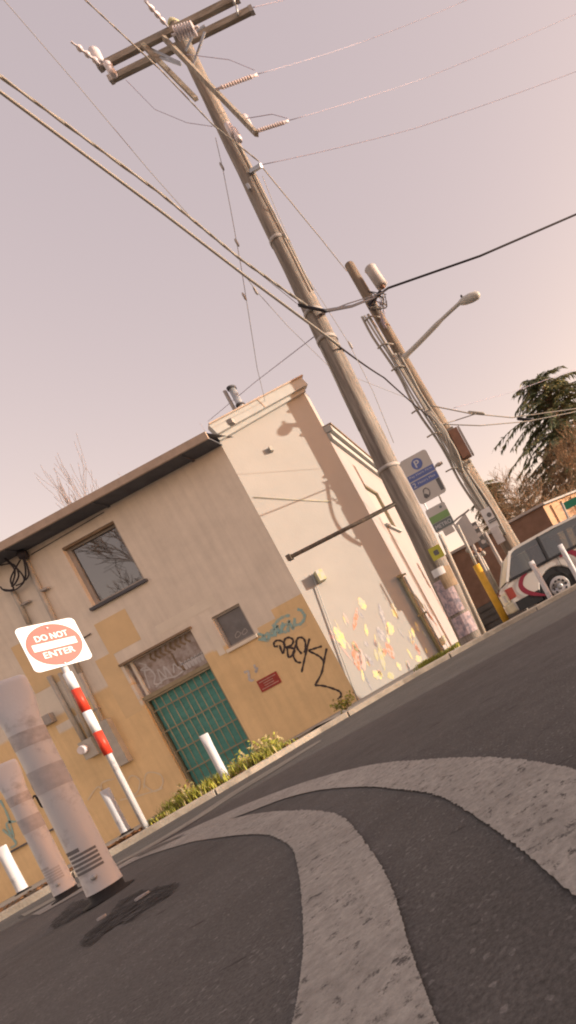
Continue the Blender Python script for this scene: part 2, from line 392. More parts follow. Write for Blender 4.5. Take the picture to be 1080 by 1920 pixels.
M['carglass'] = glass_mat('car_glass', (.025, .035, .04), .03, .35)
M['seat'] = mat('car_seat', (.16, .2, .2), .9, .1, 5)
M['brick'] = mat('brown_render', (.215, .125, .085), .9, .15, 3, .3, 30)
M['brickdark'] = mat('dark_siding', (.115, .105, .095), .8, .15, 3)
M['peach'] = mat('peach_render', (.70, .42, .24), .85, .08, 3)
M['greensign'] = mat('street_name_green', (.03, .24, .14), .5, .08, 6)
M['bark'] = mat('bare_twig_bark', (.20, .125, .075), .9, .2, 6)
M['barkgrey'] = mat('grey_twig_bark', (.32, .25, .22), .9, .15, 6)
M['reddish'] = mat('red_brown_twigs', (.29, .175, .095), .9, .2, 6)
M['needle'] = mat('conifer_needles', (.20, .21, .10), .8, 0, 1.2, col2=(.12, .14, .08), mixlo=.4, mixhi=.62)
M['needle_sunlit'] = mat('lit_conifer_needles', (.36, .31, .13), .8, .25, 1.2)  # lighter copy of the needles, sunlight put into the colour
M['grass'] = mat('verge_grass', (.42, .38, .06), .8, 0, 4, col2=(.22, .22, .04), mixlo=.35, mixhi=.65)
M['drygrass'] = mat('dry_grass', (.50, .38, .18), .85, .2, 6)
M['leaf'] = mat('dead_leaf', (.33, .15, .06), .85, .35, 30)
M['flyer'] = mat('torn_flyer', (.56, .40, .38), .85, 0, 14, col2=(.26, .22, .24), mixlo=.4, mixhi=.58)
M['white'] = mat('off_white_card', (.78, .72, .66), .7, .05, 6)

# ------------------------------------------------------------------ ground, road, kerb
KERB = [(-60, -4.0), (-14, 2.9), (-8.5, 4.35), (-6.1, 5.0), (-4.9, 5.5), (-4.05, 5.85), (-3.3, 6.6), (-2.2, 7.25), (-1.0, 7.6), (0.4, 7.7), (2.5, 7.8), (8, 8.1), (60, 10)]
def kerb_y(x):
    for (a, b), (c, d) in zip(KERB, KERB[1:]):
        if a <= x <= c: return b+(d-b)*(x-a)/(c-a)
xs = sorted(set([k[0] for k in KERB]+[-50, -40, -30, -25, -20, -17, -11, -10, -7, -5.5, -3.6, -2.8, -2, -1.6, 0, 1, 1.6, 4, 6, 12, 20, 35]))
g = MB(); gx = [-1500, -200, -60, -30, -20, -10, -2, 0, 40, 200, 1500]; gy = [-1500, -200, -30, 0, 40, 200, 1500]
g.add([(x, y, -.40+zg(x)) for x in gx for y in gy], [(i*7+j, (i+1)*7+j, (i+1)*7+j+1, i*7+j+1) for i in range(len(gx)-1) for j in range(6)])
structure(g.build('ground', M['ground']))
rd = MB(); n = len(xs)
rd.add([(x, -60, zg(x)) for x in xs]+[(x, kerb_y(x)+.02, zg(x)) for x in xs], [(i, i+1, n+i+1, n+i) for i in range(n-1)])
structure(rd.build('road', M['asphalt']))
sw = MB(); xl = [x for x in xs if x <= -2.2]; n = len(xl)
sw.add([(x, kerb_y(x)+.12, zg(x)+.05) for x in xl]+[(x, 26, zg(x)+.05) for x in xl], [(i, i+1, n+i+1, n+i) for i in range(n-1)])
xr = [x for x in xs if x >= -2.2]; n = len(xr)
sw.add([(x, kerb_y(x)+.12, zg(x)+.05) for x in xr]+[(x, kerb_y(x)+1.3, zg(x)+.04) for x in xr], [(i, i+1, n+i+1, n+i) for i in range(n-1)])
structure(sw.build('sidewalk', M['walk']))
pl = MB(); pl.add([(-2.2, 8.3, -.2), (60, 9.2, -.2), (60, 60, -.3), (-2.2, 60, -.3)], [(0, 1, 2, 3)])
structure(pl.build('parking_lot', M['asphalt']))
kb = bpy.data.objects.new('kerb', None); C.objects.link(kb); kb['kind'] = 'structure'
x = -16.0
while x < 9:
    L_ = 1.45; x2 = x+L_*.9 if x < -3 else x+L_
    k = MB(); e = .012; m = 4
    for i in range(m):
        xa = x+e+(x2-x-2*e)*i/m; xb = x+e+(x2-x-2*e)*(i+1)/m
        ya, yb = kerb_y(xa), kerb_y(xb); za, zb = zg(xa), zg(xb)
        vs = []
        for (q, r, s_) in ((xa, ya, za), (xb, yb, zb)):
            vs += [(q, r, s_-.1), (q, r+.012, s_+.06), (q, r+.03, s_+.075), (q, r+.14, s_+.075), (q, r+.14, s_-.1)]
        fs = [(j, j+5, j+6, j+1) for j in range(4)]
        if i == 0: fs.append((4, 3, 2, 1, 0))
        if i == m-1: fs.append((5, 6, 7, 8, 9))
        k.add(vs, fs)
    k.build('kerb_stone', M['concrete'], kb)
    x = x2
def bed_y(k, off):
    """depth at which the sight line x = k*y passes off metres behind the kerb line"""
    y = 2.0
    while y < 30 and y < kerb_y(k*y)+off: y += .005
    return y
# earth bed along the wall foot
sb = MB(); bx = [-14, -11, -9, -7.5, -6, -5.2, -4.6, -4.0, -3.5]; n = len(bx)
sb.add([(q, kerb_y(q)+.145, zg(q)+.062) for q in bx]+[(q, kerb_y(q)+.6, zg(q)+.10) for q in bx]+[(q, kerb_y(q)+1.3, zg(q)+.055) for q in bx],
       [(r*n+i, r*n+i+1, (r+1)*n+i+1, (r+1)*n+i) for r in range(2) for i in range(n-1)], True)
structure(sb.build('earth_bed', M['soil']))

def G(px, py):
    """point of the road surface seen at a photo pixel"""
    q = P(px, py, 1.0); dx, dz = q.x, q.z-EYE
    y = -EYE/dz
    for _ in range(12): y = (zg(dx*y)-EYE)/dz
    return Vector((dx*y, y, zg(dx*y)))
def marking(name, outer, inner, m, label=None):
    a = smooth_path([G(*p) for p in outer], 6); b = smooth_path([G(*p) for p in inner], 6)
    def resample(pts, n):
        L_ = [0]
        for p, q in zip(pts, pts[1:]): L_.append(L_[-1]+(q-p).length)
        out = []
        for i in range(n):
            t = L_[-1]*i/(n-1); j = 0
            while j < len(L_)-2 and L_[j+1] < t: j += 1
            f = (t-L_[j])/max(1e-9, L_[j+1]-L_[j]); out.append(pts[j].lerp(pts[j+1], f))
        return out
    if len(a) != len(b): n = max(len(a), len(b)); a = resample(a, n); b = resample(b, n)
    rnd = random.Random(3); A2 = []; B2 = []
    for i in range(len(a)-1):
        for t in range(6):
            p = a[i].lerp(a[i+1], t/6); q = b[i].lerp(b[i+1], t/6); d = (p-q).normalized()*.0028*min(2, p.y)
            A2.append(p+d*rnd.uniform(-1, 1)); B2.append(q+d*rnd.uniform(-1, 1))
    A2.append(a[-1]); B2.append(b[-1]); n = len(A2)
    for p in A2+B2: p.z = zg(p.x)+.004
    mb = MB(); mb.add(A2+B2, [(i, i+1, n+i+1, n+i) for i in range(n-1)])
    return structure(mb.build(name, m))
marking('road_marking',
        [(60, 1716), (150, 1663), (235, 1614), (330, 1571), (400, 1546), (480, 1527), (560, 1521), (618, 1525), (655, 1543), (690, 1588), (732, 1655), (765, 1760), (792, 1840), (815, 1900), (850, 1990)],
        [(75, 1716), (170, 1663), (255, 1614), (345, 1584), (410, 1572), (455, 1567), (500, 1567), (532, 1579), (553, 1600), (563, 1645), (569, 1710), (571, 1780), (565, 1840), (556, 1900), (535, 1990)], M['paint_line'])
marking('road_marking',
        [(250, 1607), (340, 1563), (420, 1527), (520, 1486), (600, 1459), (700, 1435), (800, 1426), (900, 1422), (1000, 1430), (1090, 1448), (1250, 1490)],
        [(262, 1607), (352, 1566), (432, 1537), (530, 1500), (600, 1483), (680, 1477), (745, 1482), (812, 1491), (880, 1525), (965, 1585), (1200, 1790)], M['paint_line'])
marking('edge_line', [(40, 1716), (300, 1573), (440, 1483), (520, 1435), (600, 1388)], [(46, 1719), (306, 1577), (446, 1488), (526, 1439), (603, 1390)], M['thin_paint'])
# old adhesive stains under the posts
def stain(pts, seed, dz=.006):
    rnd = random.Random(seed); b = [G(*p) for p in pts]; out = []
    for p, q in zip(b, b[1:]+b[:1]):
        for k in range(9): out.append(p.lerp(q, k/9)+Vector((rnd.gauss(0, 1), rnd.gauss(0, 1), 0))*.004*p.y**.5)
    for q in out: q.z = zg(q.x)+dz
    mb = MB(); mb.add(out, [list(range(len(out)))]); return structure(mb.build('tar_stain', M['patch']))
stain([(150, 1772), (165, 1750), (200, 1722), (225, 1690), (262, 1672), (300, 1664), (335, 1655), (332, 1668), (308, 1688), (276, 1706), (255, 1724), (215, 1738), (195, 1755), (165, 1778)], 1, .0045)
stain([(95, 1735), (110, 1718), (140, 1690), (185, 1684), (188, 1696), (160, 1712), (125, 1732), (104, 1742)], 2, .0045)
# broken bits of old post base
for px, py, w_, lab in ((268, 1684, .035, 'larger pale broken chip of post base beside nearest post'), (192, 1724, .022, 'smaller pale broken chip left of nearest post foot')):
    q = G(px, py); u = Vector((.8, .5, 0)); v = Vector((-.5, .8, 0)); o = MB()
    o.poly([q+Vector((0, 0, .012))+u*w_*a_+v*w_*b_ for a_, b_ in ((-.6, -.1), (-.2, -.25), (.5, -.15), (.65, .05), (.1, .2), (-.4, .22))], .009, (.1, -.15, 1))
    tag(o.build('plastic_fragment', M['postdirt'], None, q), lab, 'debris')

# ------------------------------------------------------------------ corner building
YA = 11.6
xc = (P(410, 805, YA).x+P(662, 1312, YA).x)/2
zb = zg(xc)+.02
BA = R(38)
bu = Vector((math.cos(BA), math.sin(BA), 0)); bn = Vector((math.sin(BA), -math.cos(BA), 0))
# right end of the lit face
tx = (132-X0)/FPX
tB = (tx*YA-xc)/(bu.x-tx*bu.y)
B0 = Vector((xc, YA, 0)); B1 = B0+bu*tB
def PB(px, py, off=.004):
    """point on the lit face"""
    d = P(px, py, 1.0)-Vector((0, 0, EYE)); o = Vector((0, 0, EYE))
    q = B0+bn*off
    t = (q-o).dot(bn)/d.dot(bn); return o+d*t
def PC(px, py, off=.004):
    return PX(px, py, B1.x+off)
def PA(px, py, off=.004): return P(px, py, YA-off)
bld = thing('corner_building', 'two storey building, ochre and mauve street side, sunlit cream end with leaf mural', 'building', (xc, YA, zb))
def rect(p4, y=YA):
    q = [P(a, b, y) for a, b in p4]
    return (q[0].x+q[3].x)/2, (q[1].x+q[2].x)/2, (q[3].z+q[2].z)/2, (q[0].z+q[1].z)/2      # x0,x1,z0,z1 from tl,tr,br,bl
WIN = rect([(118, 1027), (213, 975), (270, 1088), (172, 1140)])
SMW = rect([(397, 1158), (448, 1130), (478, 1190), (427, 1218)])
TRA = rect([(230, 1247), (362, 1178), (392, 1245), (268, 1312)])
DOR = rect([(272, 1312), (394, 1248), (468, 1402), (345, 1478)])
DX0, DX1 = (TRA[0]+DOR[0])/2, (TRA[1]+DOR[1])/2
ZT = P(400, 800, YA-.5).z-.17
XL = -24.0
def holed_wall(x0, x1, z0f, z1, holes, y, depth):
    mb = MB(); xs_ = sorted(set([x0, x1]+[h[0] for h in holes]+[h[1] for h in holes]+[x0+(x1-x0)*i/8 for i in range(9)]))
    zs_ = sorted(set([z1]+[h[2] for h in holes]+[h[3] for h in holes]))
    for a, b in zip(xs_, xs_[1:]):
        cuts = [None]+zs_
        for i in range(len(cuts)-1):
            c = (a+b)/2
            lo = cuts[i]; hi = cuts[i+1]
            zl = -.9 if lo is None else lo
            if any(h[0] < c < h[1] and h[2] < (zl+hi)/2 < h[3] for h in holes): continue
            za = z0f(a) if lo is None else lo; zb_ = z0f(b) if lo is None else lo
            mb.add([(a, y, za), (b, y, zb_), (b, y, hi), (a, y, hi)], [(0, 1, 2, 3)])
    for h in holes:
        a, b, c, d = h
        for q in ([(a, c), (a, d)], [(b, d), (b, c)], [(a, d), (b, d)], [(b, c), (a, c)]):
            mb.add([(q[0][0], y, q[0][1]), (q[0][0], y+depth, q[0][1]), (q[1][0], y+depth, q[1][1]), (q[1][0], y, q[1][1])], [(0, 1, 2, 3)])
    return mb
dz0 = zg(DX0)+.04
holes = [WIN, SMW, (DX0, DX1, dz0, TRA[3])]
holed_wall(XL, xc, lambda q: zg(q)-.3, ZT, holes, YA, .22).build('wall', M['wallA'], bld)
# lit face, with a parapet that climbs a little
zl = PB(412, 822).z; zr = PB(560, 732).z
mb = MB(); m = 6
for i in range(m):
    a = B0+bu*tB*i/m; b = B0+bu*tB*(i+1)/m
    mb.add([(a.x, a.y, -.4), (b.x, b.y, -.4), (b.x, b.y, zl+(zr-zl)*(i+1)/m), (a.x, a.y, zl+(zr-zl)*i/m)], [(0, 1, 2, 3)])
mb.build('wall', M['cream'], bld)
YC1 = 18.2
zC = PC(640, 830).z
WC = (PC(688, 915).y, PC(716, 912).y)
wz0, wz1 = PC(712, 978).z, PC(684, 908).z
wy0 = PC(683, 912).y; wy1 = wy0+1.45
mb = MB(); ys = [B1.y, wy0, wy1, YC1]; zs = [-.5, wz0, wz1, zC]
for i in range(3):
    for j in range(3):
        if i == 1 and j == 1: continue
        mb.add([(B1.x, ys[i], zs[j]), (B1.x, ys[i+1], zs[j]), (B1.x, ys[i+1], zs[j+1]), (B1.x, ys[i], zs[j+1])], [(0, 1, 2, 3)])
dp = .16
for a, b in (((wy0, wz0), (wy0, wz1)), ((wy1, wz1), (wy1, wz0)), ((wy0, wz1), (wy1, wz1)), ((wy1, wz0), (wy0, wz0))):
    mb.add([(B1.x, *a), (B1.x-dp, *a), (B1.x-dp, *b), (B1.x, *b)], [(0, 1, 2, 3)])
mb.build('wall', M['cream2'], bld)
mb = MB()                                   # rear, far side and the raised end of the parapet
mb.add([(B1.x, YC1, -.5), (XL, YC1, -.9), (XL, YC1, ZT), (B1.x, YC1, ZT)], [(0, 1, 2, 3)])
mb.add([(XL, YA, -.9), (XL, YC1, -.9), (XL, YC1, ZT), (XL, YA, ZT)], [(0, 1, 2, 3)])
mb.add([(B1.x, B1.y, zC), (B1.x, B1.y+.35, zC), (B1.x, B1.y+.35, zr), (B1.x, B1.y, zr)], [(0, 1, 2, 3)])
mb.add([(B1.x, B1.y+.35, zC-.3), (xc-.3, YA+.6, zC-.3), (xc-.3, YA+.6, zl), (B1.x, B1.y+.35, zr)], [(0, 1, 2, 3)])
mb.build('wall', M['cream'], bld)
mb = MB(); mb.add([(XL, YA-.46, ZT+.15), (xc+.02, YA-.46, ZT+.15), (xc+.3, YA+.3, ZT+.15), (B1.x, B1.y, zC-.03), (B1.x, YC1, zC-.03), (XL, YC1, ZT+.1)], [(0, 1, 2, 3, 4, 5)])
roof = mb.build('roof', M['roofing'], bld)
MB().bbox((XL, YA-.5, ZT+.0), (xc+.02, YA-.455, ZT+.17)).build('fascia', M['fascia'], bld)
mb = MB(); mb.bbox((XL, YA-.455, ZT+.0), (xc+.02, YA+.02, ZT+.03))
mb.build('soffit', M['soffit'], bld)
xx = XL+1.0
while xx < xc:                                # gutter joints below the fascia
    MB().bbox((xx, YA-.46, ZT-.03), (xx+.06, YA-.004, ZT-.002)).build('rafter_end', M['soffit'], bld); xx += 2.2
# cornice of the lit face: upper board, lower moulding
def bpt(t, z, off): q = B0+bu*t+bn*off; return Vector((q.x, q.y, z))
sl_ = (zr-zl)/tB
mb = MB(); mb.bar(bpt(-.05, zl+.13, .10), bpt(tB+.08, zl+sl_*tB+.13, .10), .20, .24); mb.build('cornice', M['cornice'], bld)
mb = MB(); mb.bar(bpt(-.02, zl-.045, .05), bpt(tB+.02, zl+sl_*tB-.045, .05), .10, .10); mb.build('moulding', M['cornice'], bld)
mb = MB(); mb.bar(bpt(-.08, zl+.265, .11), bpt(tB+.10, zl+sl_*tB+.265, .11), .26, .03); mb.build('flashing', M['fascia'], bld)
MB().bar(bpt(tB*.5, zl+sl_*tB*.5+.13, .205), bpt(tB*.5+.03, zl+sl_*(tB*.5+.03)+.13, .205), .012, .245).build('joint_cover', M['fascia'], bld)
# cornice of the long side
MB().bbox((B1.x+.004, B1.y+.02, zC-.14), (B1.x+.20, YC1+.1, zC+.02)).build('cornice', M['cornice'], bld)
MB().bbox((B1.x+.004, B1.y+.02, zC-.34), (B1.x+.10, YC1+.05, zC-.17)).build('moulding', M['cornice'], bld)
MB().bbox((B1.x-.1, B1.y+.04, zC+.022), (B1.x+.24, YC1+.14, zC+.06)).build('flashing', M['framewood'], bld)
# side window
wn = MB()
for a, b in (((wy0, wz0), (wy0, wz1)), ((wy1, wz0), (wy1, wz1)), ((wy0, wz0), (wy1, wz0)), ((wy0, wz1), (wy1, wz1))):
    wn.bar((B1.x-.06, *a), (B1.x-.06, *b), .07, .09, (1, 0, 0))
wn = wn.build('window', M['bar'], bld)
MB().bbox((B1.x-.12, wy0, wz0), (B1.x-.10, wy1, wz1)).build('pane', M['cream'], wn)
MB().bbox((B1.x-.02, wy0-.05, wz0-.09), (B1.x+.09, wy1+.08, wz0-.02)).build('sill', M['cornice'], wn)
# big street window
def frame_rect(r, y, wd, dp_):
    a, b, c, d = r; mb = MB()
    mb.bbox((a, y, c), (a+wd, y+dp_, d)); mb.bbox((b-wd, y, c), (b, y+dp_, d))
    mb.bbox((a+wd, y+.001, c), (b-wd, y+dp_, c+wd)); mb.bbox((a+wd, y+.001, d-wd), (b-wd, y+dp_, d)); return mb
wn = frame_rect(WIN, YA+.10, .09, .07).build('window', M['reveal'], bld)
MB().bbox((WIN[0]+.088, YA+.145, WIN[2]+.088), (WIN[1]-.088, YA+.155, WIN[3]-.088)).build('pane', M['pane'], wn)
MB().bbox((WIN[0]-.05, YA-.07, WIN[2]-.07), (WIN[1]+.06, YA+.10, WIN[2]-.003)).build('sill', M['soffit'], wn)
MB().bbox((WIN[0]+.003, YA+.02, WIN[3]-.05), (WIN[1]-.003, YA+.095, WIN[3]-.003)).build('head_board', M['framewood'], wn)
# small window, boarded and dusty
wn = frame_rect(SMW, YA+.05, .05, .06).build('window', M['reveal'], bld)
MB().bbox((SMW[0]+.048, YA+.085, SMW[2]+.048), (SMW[1]-.048, YA+.095, SMW[3]-.048)).build('pane', M['panedull'], wn)
MB().bbox((SMW[0]-.03, YA-.06, SMW[2]-.08), (SMW[1]+.04, YA+.04, SMW[2]-.003)).build('sill', M['mauve'], wn)
cx = (SMW[0]+SMW[1])/2; cz = (SMW[2]+SMW[3])/2
mb = MB()
for q in ([(-.12, -.2), (-.02, -.14), (.02, -.22), (-.1, -.26), (-.12, -.2)], [(.05, -.22), (.16, -.16), (.18, -.24), (.08, -.27), (.05, -.22)]):
    ribbon(mb, [(cx+a, YA+.083, cz+b) for a, b in q], .02, (0, -1, 0))
mb.build('scrawl', M['greymetal'], wn)
# transom boards over the barred door
tr = MB(); tr.bbox((DX0, YA+.12, TRA[2]+.02), (DX1, YA+.14, TRA[3])); tr = tr.build('transom_board', M['board'], bld)
MB().bbox((DX0-.06, YA-.05, TRA[3]-.0), (DX1+.05, YA+.03, TRA[3]+.05)).build('lintel', M['framewood'], bld)
MB().bbox((DX0+.003, YA+.03, TRA[2]-.04), (DX1-.003, YA+.14, TRA[2]+.05)).build('rail', M['bar'], bld)
MB().bbox((DX0+.10, YA+.07, TRA[2]+.052), (DX0+.16, YA+.115, TRA[3]-.003)).build('jamb_strip', M['mauve'], bld)
mb = MB()
W_, H_ = DX1-DX0, TRA[3]-TRA[2]
def tb(u, v): return (DX0+u*W_, YA+.115, TRA[2]+.05+v*(H_-.06))
for q in ([(.12, .15), (.16, .6), (.22, .7), (.26, .4), (.2, .2), (.3, .12)], [(.3, .15), (.33, .5), (.38, .2), (.42, .5), (.46, .15)], [(.5, .2), (.55, .42), (.6, .22), (.66, .2), (.63, .42)],
          [(.15, .9), (.22, .75), (.13, .7), (.24, .6)], [(.2, .1), (.35, .18), (.5, .1), (.62, .14)]):
    ribbon(mb, [tb(*a) for a in q], .035, (0, -1, 0))
for i in range(7):
    u = .62+i*.05; ribbon(mb, [tb(u, .12), tb(u+.03, .34), tb(u+.05, .16)], .05, (0, -1, 0))
mb.build('scrawl', M['spraywhite'], tr)
mb = MB()
mb.bbox((DX0+.58*W_, YA+.105, TRA[2]+.35*H_), (DX0+.60*W_, YA+.118, TRA[2]+.72*H_)); mb.bbox((DX0+.62*W_, YA+.105, TRA[2]+.18*H_), (DX0+.655*W_, YA+.118, TRA[2]+.32*H_))
for i in range(8):
    u = .35+i*.075; ribbon(mb, [tb(u, .98), tb(u-.03, .86), tb(u+.015, .74)], .05, (0, -1, 0))
mb.build('stain', M['framewood'], tr)
# teal door behind a grid of bars
dt = TRA[2]-.045
dr = MB(); dr.bbox((DX0+.06, YA+.16, dz0), (DX1-.04, YA+.19, dt)); dr = dr.build('door', M['teal'], bld)
nz = 16
for i in range(nz):
    za = dz0+(dt-dz0)*i/nz
    MB().bbox((DX0+.062, YA+.15, za+.008), (DX1-.042, YA+.158, za+(dt-dz0)/nz-.008)).build('slat', M['teal'], dr)
fr = frame_rect((DX0+.01, DX1-.01, dz0, dt), YA+.05, .045, .06).build('security_gate', M['bar'], bld)
for i in range(1, 10):
    q = DX0+.03+(DX1-DX0-.06)*i/10
    MB().tube([(q, YA+.08, dz0+.02), (q, YA+.08, dt-.02)], .011, 6).build('bar', M['bar'], fr)
for i in range(1, 5):
    q = dz0+(dt-dz0)*(i/4.6)
    MB().bbox((DX0+.05, YA+.060, q-.014), (DX1-.05, YA+.068, q+.014)).build('crossbar', M['bar'], fr)
# paint patches rolled over old graffiti
def patch(p4, m, name='paint_patch', off=.003):
    q = [PA(a, b, off) for a, b in p4]; mb = MB(); mb.add(q, [(0, 1, 2, 3)]); return mb.build(name, m, bld)
def patch_r(x0, y0, x1, y1, w_, h_, m, off=.003):
    """block shaped patch: top left pixel and size in metres"""
    q = PA(x0, y0, off); mb = MB(); mb.bbox((q.x, YA-off, q.z-h_), (q.x+w_, YA-off+.001, q.z)); return mb.build('paint_patch', m, bld)
patch_r(176, 1172, 0, 0, .8, .8, M['ochre'])
patch_r(178, 1240, 0, 0, .45, 1.5, M['ochre'], .0035)
patch_r(20, 1215, 0, 0, .9, 1.2, M['ochre'], .004)
patch_r(60, 1310, 0, 0, .95, .6, M['mauve'], .0045)
patch_r(290, 1175, 0, 0, 1.5, .22, M['mauve'], .0042)
patch_r(385, 1180, 0, 0, .16, .7, M['mauve'], .0047)
patch_r(482, 1178, 0, 0, 1.05, .5, M['ochre'], .0038)
# graffiti on the street side
def zp(a, b): return PA(460+a/4.909, 1120+b/4.909, .006)
mb = MB()
for s_ in ([(300, 450), (270, 450), (265, 415), (300, 395), (345, 410), (362, 440), (345, 515), (315, 440)],
           [(355, 440), (365, 385), (405, 370), (440, 395), (425, 440), (375, 460), (440, 470), (450, 510), (400, 552), (385, 470)],
           [(520, 520), (480, 470), (470, 400), (500, 368), (540, 385), (555, 440), (545, 510)], [(470, 430), (440, 520), (470, 590), (515, 600)],
           [(590, 378), (560, 500), (535, 610), (518, 690)], [(705, 450), (640, 470), (585, 492), (640, 520), (690, 550), (720, 590)],
           [(748, 470), (725, 580), (700, 700), (640, 810)], [(640, 810), (720, 815), (820, 845), (870, 870), (880, 905), (850, 940)]):
    ribbon(mb, [zp(*q) for q in s_], .045, (0, -1, 0))
mb.build('graffiti', M['spray'], bld)
mb = MB()
for s_ in ([(85, 365), (130, 340), (175, 350), (215, 325)], [(150, 400), (165, 350), (200, 400), (225, 335)], [(215, 385), (240, 310), (270, 290), (262, 345), (235, 350)],
           [(275, 360), (290, 260), (318, 330), (345, 230)], [(330, 330), (352, 260), (392, 250), (385, 310), (345, 318)], [(395, 320), (400, 215), (440, 290), (455, 190)],
           [(250, 270), (300, 215), (350, 180), (410, 165)], [(455, 255), (505, 245), (540, 205), (545, 150)], [(480, 110), (515, 120), (535, 150)], [(120, 385), (220, 395)]):
    ribbon(mb, [zp(*q)+Vector((0, -.001, 0)) for q in s_], .062, (0, -1, 0))
mb.build('graffiti', M['sprayteal'], bld)
mb = MB()
def zq(a, b): return PA(440+a/9, 1220+b/9, .006)
ribbon(mb, [zq(160, 370), zq(225, 350), zq(245, 430), zq(255, 500), zq(325, 495)], .05, (0, -1, 0))
ribbon(mb, [zq(330, 235), zq(350, 290), zq(385, 300), zq(350, 355), zq(385, 350)], .045, (0, -1, 0))
mb.build('painted_number', M['spraywhite'], bld)
mb = MB()
for s_ in ([(165, 1500), (185, 1475), (200, 1500), (190, 1470), (215, 1460)], [(235, 1480), (245, 1455), (262, 1462), (258, 1485), (240, 1490), (236, 1470)], [(270, 1478), (275, 1450), (300, 1452), (305, 1470), (290, 1484), (268, 1470)], [(225, 1500), (260, 1492), (305, 1478)]):
    ribbon(mb, [PA(*q, .006) for q in s_], .03, (0, -1, 0))
mb.build('graffiti', M['sprayfaint'], bld)
mb = MB()
for s_ in ([(0, 1500), (15, 1530), (25, 1570), (12, 1545), (30, 1540)], [(5, 1555), (30, 1580), (20, 1590)]):
    ribbon(mb, [PA(*q, .006) for q in s_], .05, (0, -1, 0))
mb.build('graffiti', M['sprayteal'], bld)
q = [PA(*a, .02) for a in ((481, 1278), (517, 1258), (527, 1279), (491, 1299))]
x0_ = (q[0].x+q[3].x)/2; x1_ = (q[1].x+q[2].x)/2; z1_ = (q[0].z+q[1].z)/2; z0_ = (q[2].z+q[3].z)/2
pq = MB().bbox((x0_, YA-.02, z0_), (x1_, YA-.003, z1_)).build('wall_plaque', M['plaque'], bld)
mb = MB()
for i in range(4): mb.bbox((x0_+(.26 if i in (1, 2) else .08)*(x1_-x0_), YA-.024, z0_+(.16+.2*i)*(z1_-z0_)), (x1_-(.26 if i in (1, 2) else .08)*(x1_-x0_), YA-.021, z0_+(.23+.2*i)*(z1_-z0_)))
mb.build('lettering', M['plaquetxt'], pq)
# conduits, meter and boxes of the street side
def wall_pipe(a, b, r, m, name='conduit', off=.05):
    return MB().tube([PA(*a, off), PA(*b, off)], r, 8).build(name, m, bld)
wall_pipe((46, 1046), (150, 1262), .05, M['conduit'])
wall_pipe((150, 1262), (205, 1380), .045, M['conduit'])
wall_pipe((22, 1105), (55, 1170), .045, M['conduit'])
wall_pipe((92, 1268), (160, 1392), .05, M['conduit'])
wall_pipe((112, 1262), (172, 1388), .04, M['conduit'])
wall_pipe((58, 1040), (195, 960), .008, M['soffit'], 'cable', .02)
wall_pipe((142, 1205), (170, 1188), .012, M['cable'], 'cable', .02)
for a in ((85, 1105), (50, 1130), (120, 1185), (180, 1330)):
    c = PA(*a, .05); MB().box(c, (.16, .09, .04)).build('pipe_strap', M['greymetal'], bld)
hd = PA(43, 1040, .12); MB().lathe(hd-Vector((0, 0, .1)), (0, 0, 1), [(0, .05), (.02, .09), (.14, .10), (.2, .06)], 12).build('service_head', M['cable'], bld)
c = PA(212, 1393, .07); MB().box(c, (.34, .14, 1.1), Matrix.Rotation(0, 3, 'Y')).build('meter_box', M['conduit'], bld)
c = PA(170, 1402, .07); mbx = MB().box(c, (.32, .14, .42)).build('meter_box', M['conduit'], bld)
c = PA(160, 1404, .13); MB().lathe(c, (0, -1, 0), [(0, .10), (.1, .10), (.12, .085)], 14).build('meter', M['porcelain'], mbx)
c = PA(88, 1350, .06); MB().box(c, (.3, .12, .22)).build('junction_box', M['greymetal'], bld)
for s_ in ([(0, 1040), (20, 1055), (40, 1075), (45, 1090), (30, 1105), (10, 1108), (0, 1100)], [(43, 1042), (48, 1070), (45, 1090), (30, 1098)], [(38, 1050), (20, 1085), (25, 1105), (5, 1105)], [(0, 1060), (25, 1058), (35, 1080), (22, 1100), (28, 1070), (10, 1048)], [(46, 1045), (54, 1075), (48, 1088)]):
    MB().tube(smooth_path([PA(*q, .15) for q in s_], 5), .016, 6).build('cable_loop', M['cable'], bld)
MB().tube(smooth_path([PA(*q, .1) for q in ((55, 1450), (62, 1475), (75, 1495), (85, 1510), (78, 1512), (66, 1492), (60, 1500))], 5), .02, 6).build('cable_loop', M['black'], bld)
MB().bbox((P(28, 1593, YA).x-1.5, YA-.05, P(28, 1593, YA).z-.02), (P(110, 1551, YA).x+.7, YA-.003, P(28, 1593, YA).z+.02)).build('ledge', M['soffit'], bld)
# corner pipe, small boxes and mural on the lit face
MB().tube([PB(585, 1075, .05), PB(672, 1318, .05)], .014, 8).build('downpipe', M['cornice'], bld)
c = PB(600, 1080, .12); rB = Matrix.Rotation(BA, 3, 'Z')
MB().box(c, (.16, .22, .26), rB).build('wall_box', M['mural4'], bld)
c = PB(508, 842, .06); MB().box(c, (.07, .1, .12), rB).build('wall_box', M['conduit'], bld)
MB().tube([PB(475, 932, .02), PB(540, 936, .02), PB(620, 940, .02)], .008, 6).build('cable', M['mural4'], bld)  # tube standing in for a wire's cast shadow on the wall
def leaf_poly(p, q, wd, m):
    a = PB(*p); b = PB(*q); d = (b-a); s_ = d.cross(bn).normalized(); mb = MB(); L_ = []; Rr = []
    for i in range(9):
        t = i/8; ww = wd*math.sin(math.pi*min(1, t*.92+.04))**.8*(1+.2*math.sin(t*19))
        c = a+d*t; L_.append(c-s_*ww); Rr.append(c+s_*ww)
    mb.add(L_+Rr, [(i, i+1, 9+i+1, 9+i) for i in range(8)]); mb.build('mural_leaf', m, bld)
def mz(a, b): return (580+a/3.176, 1040+b/3.176)
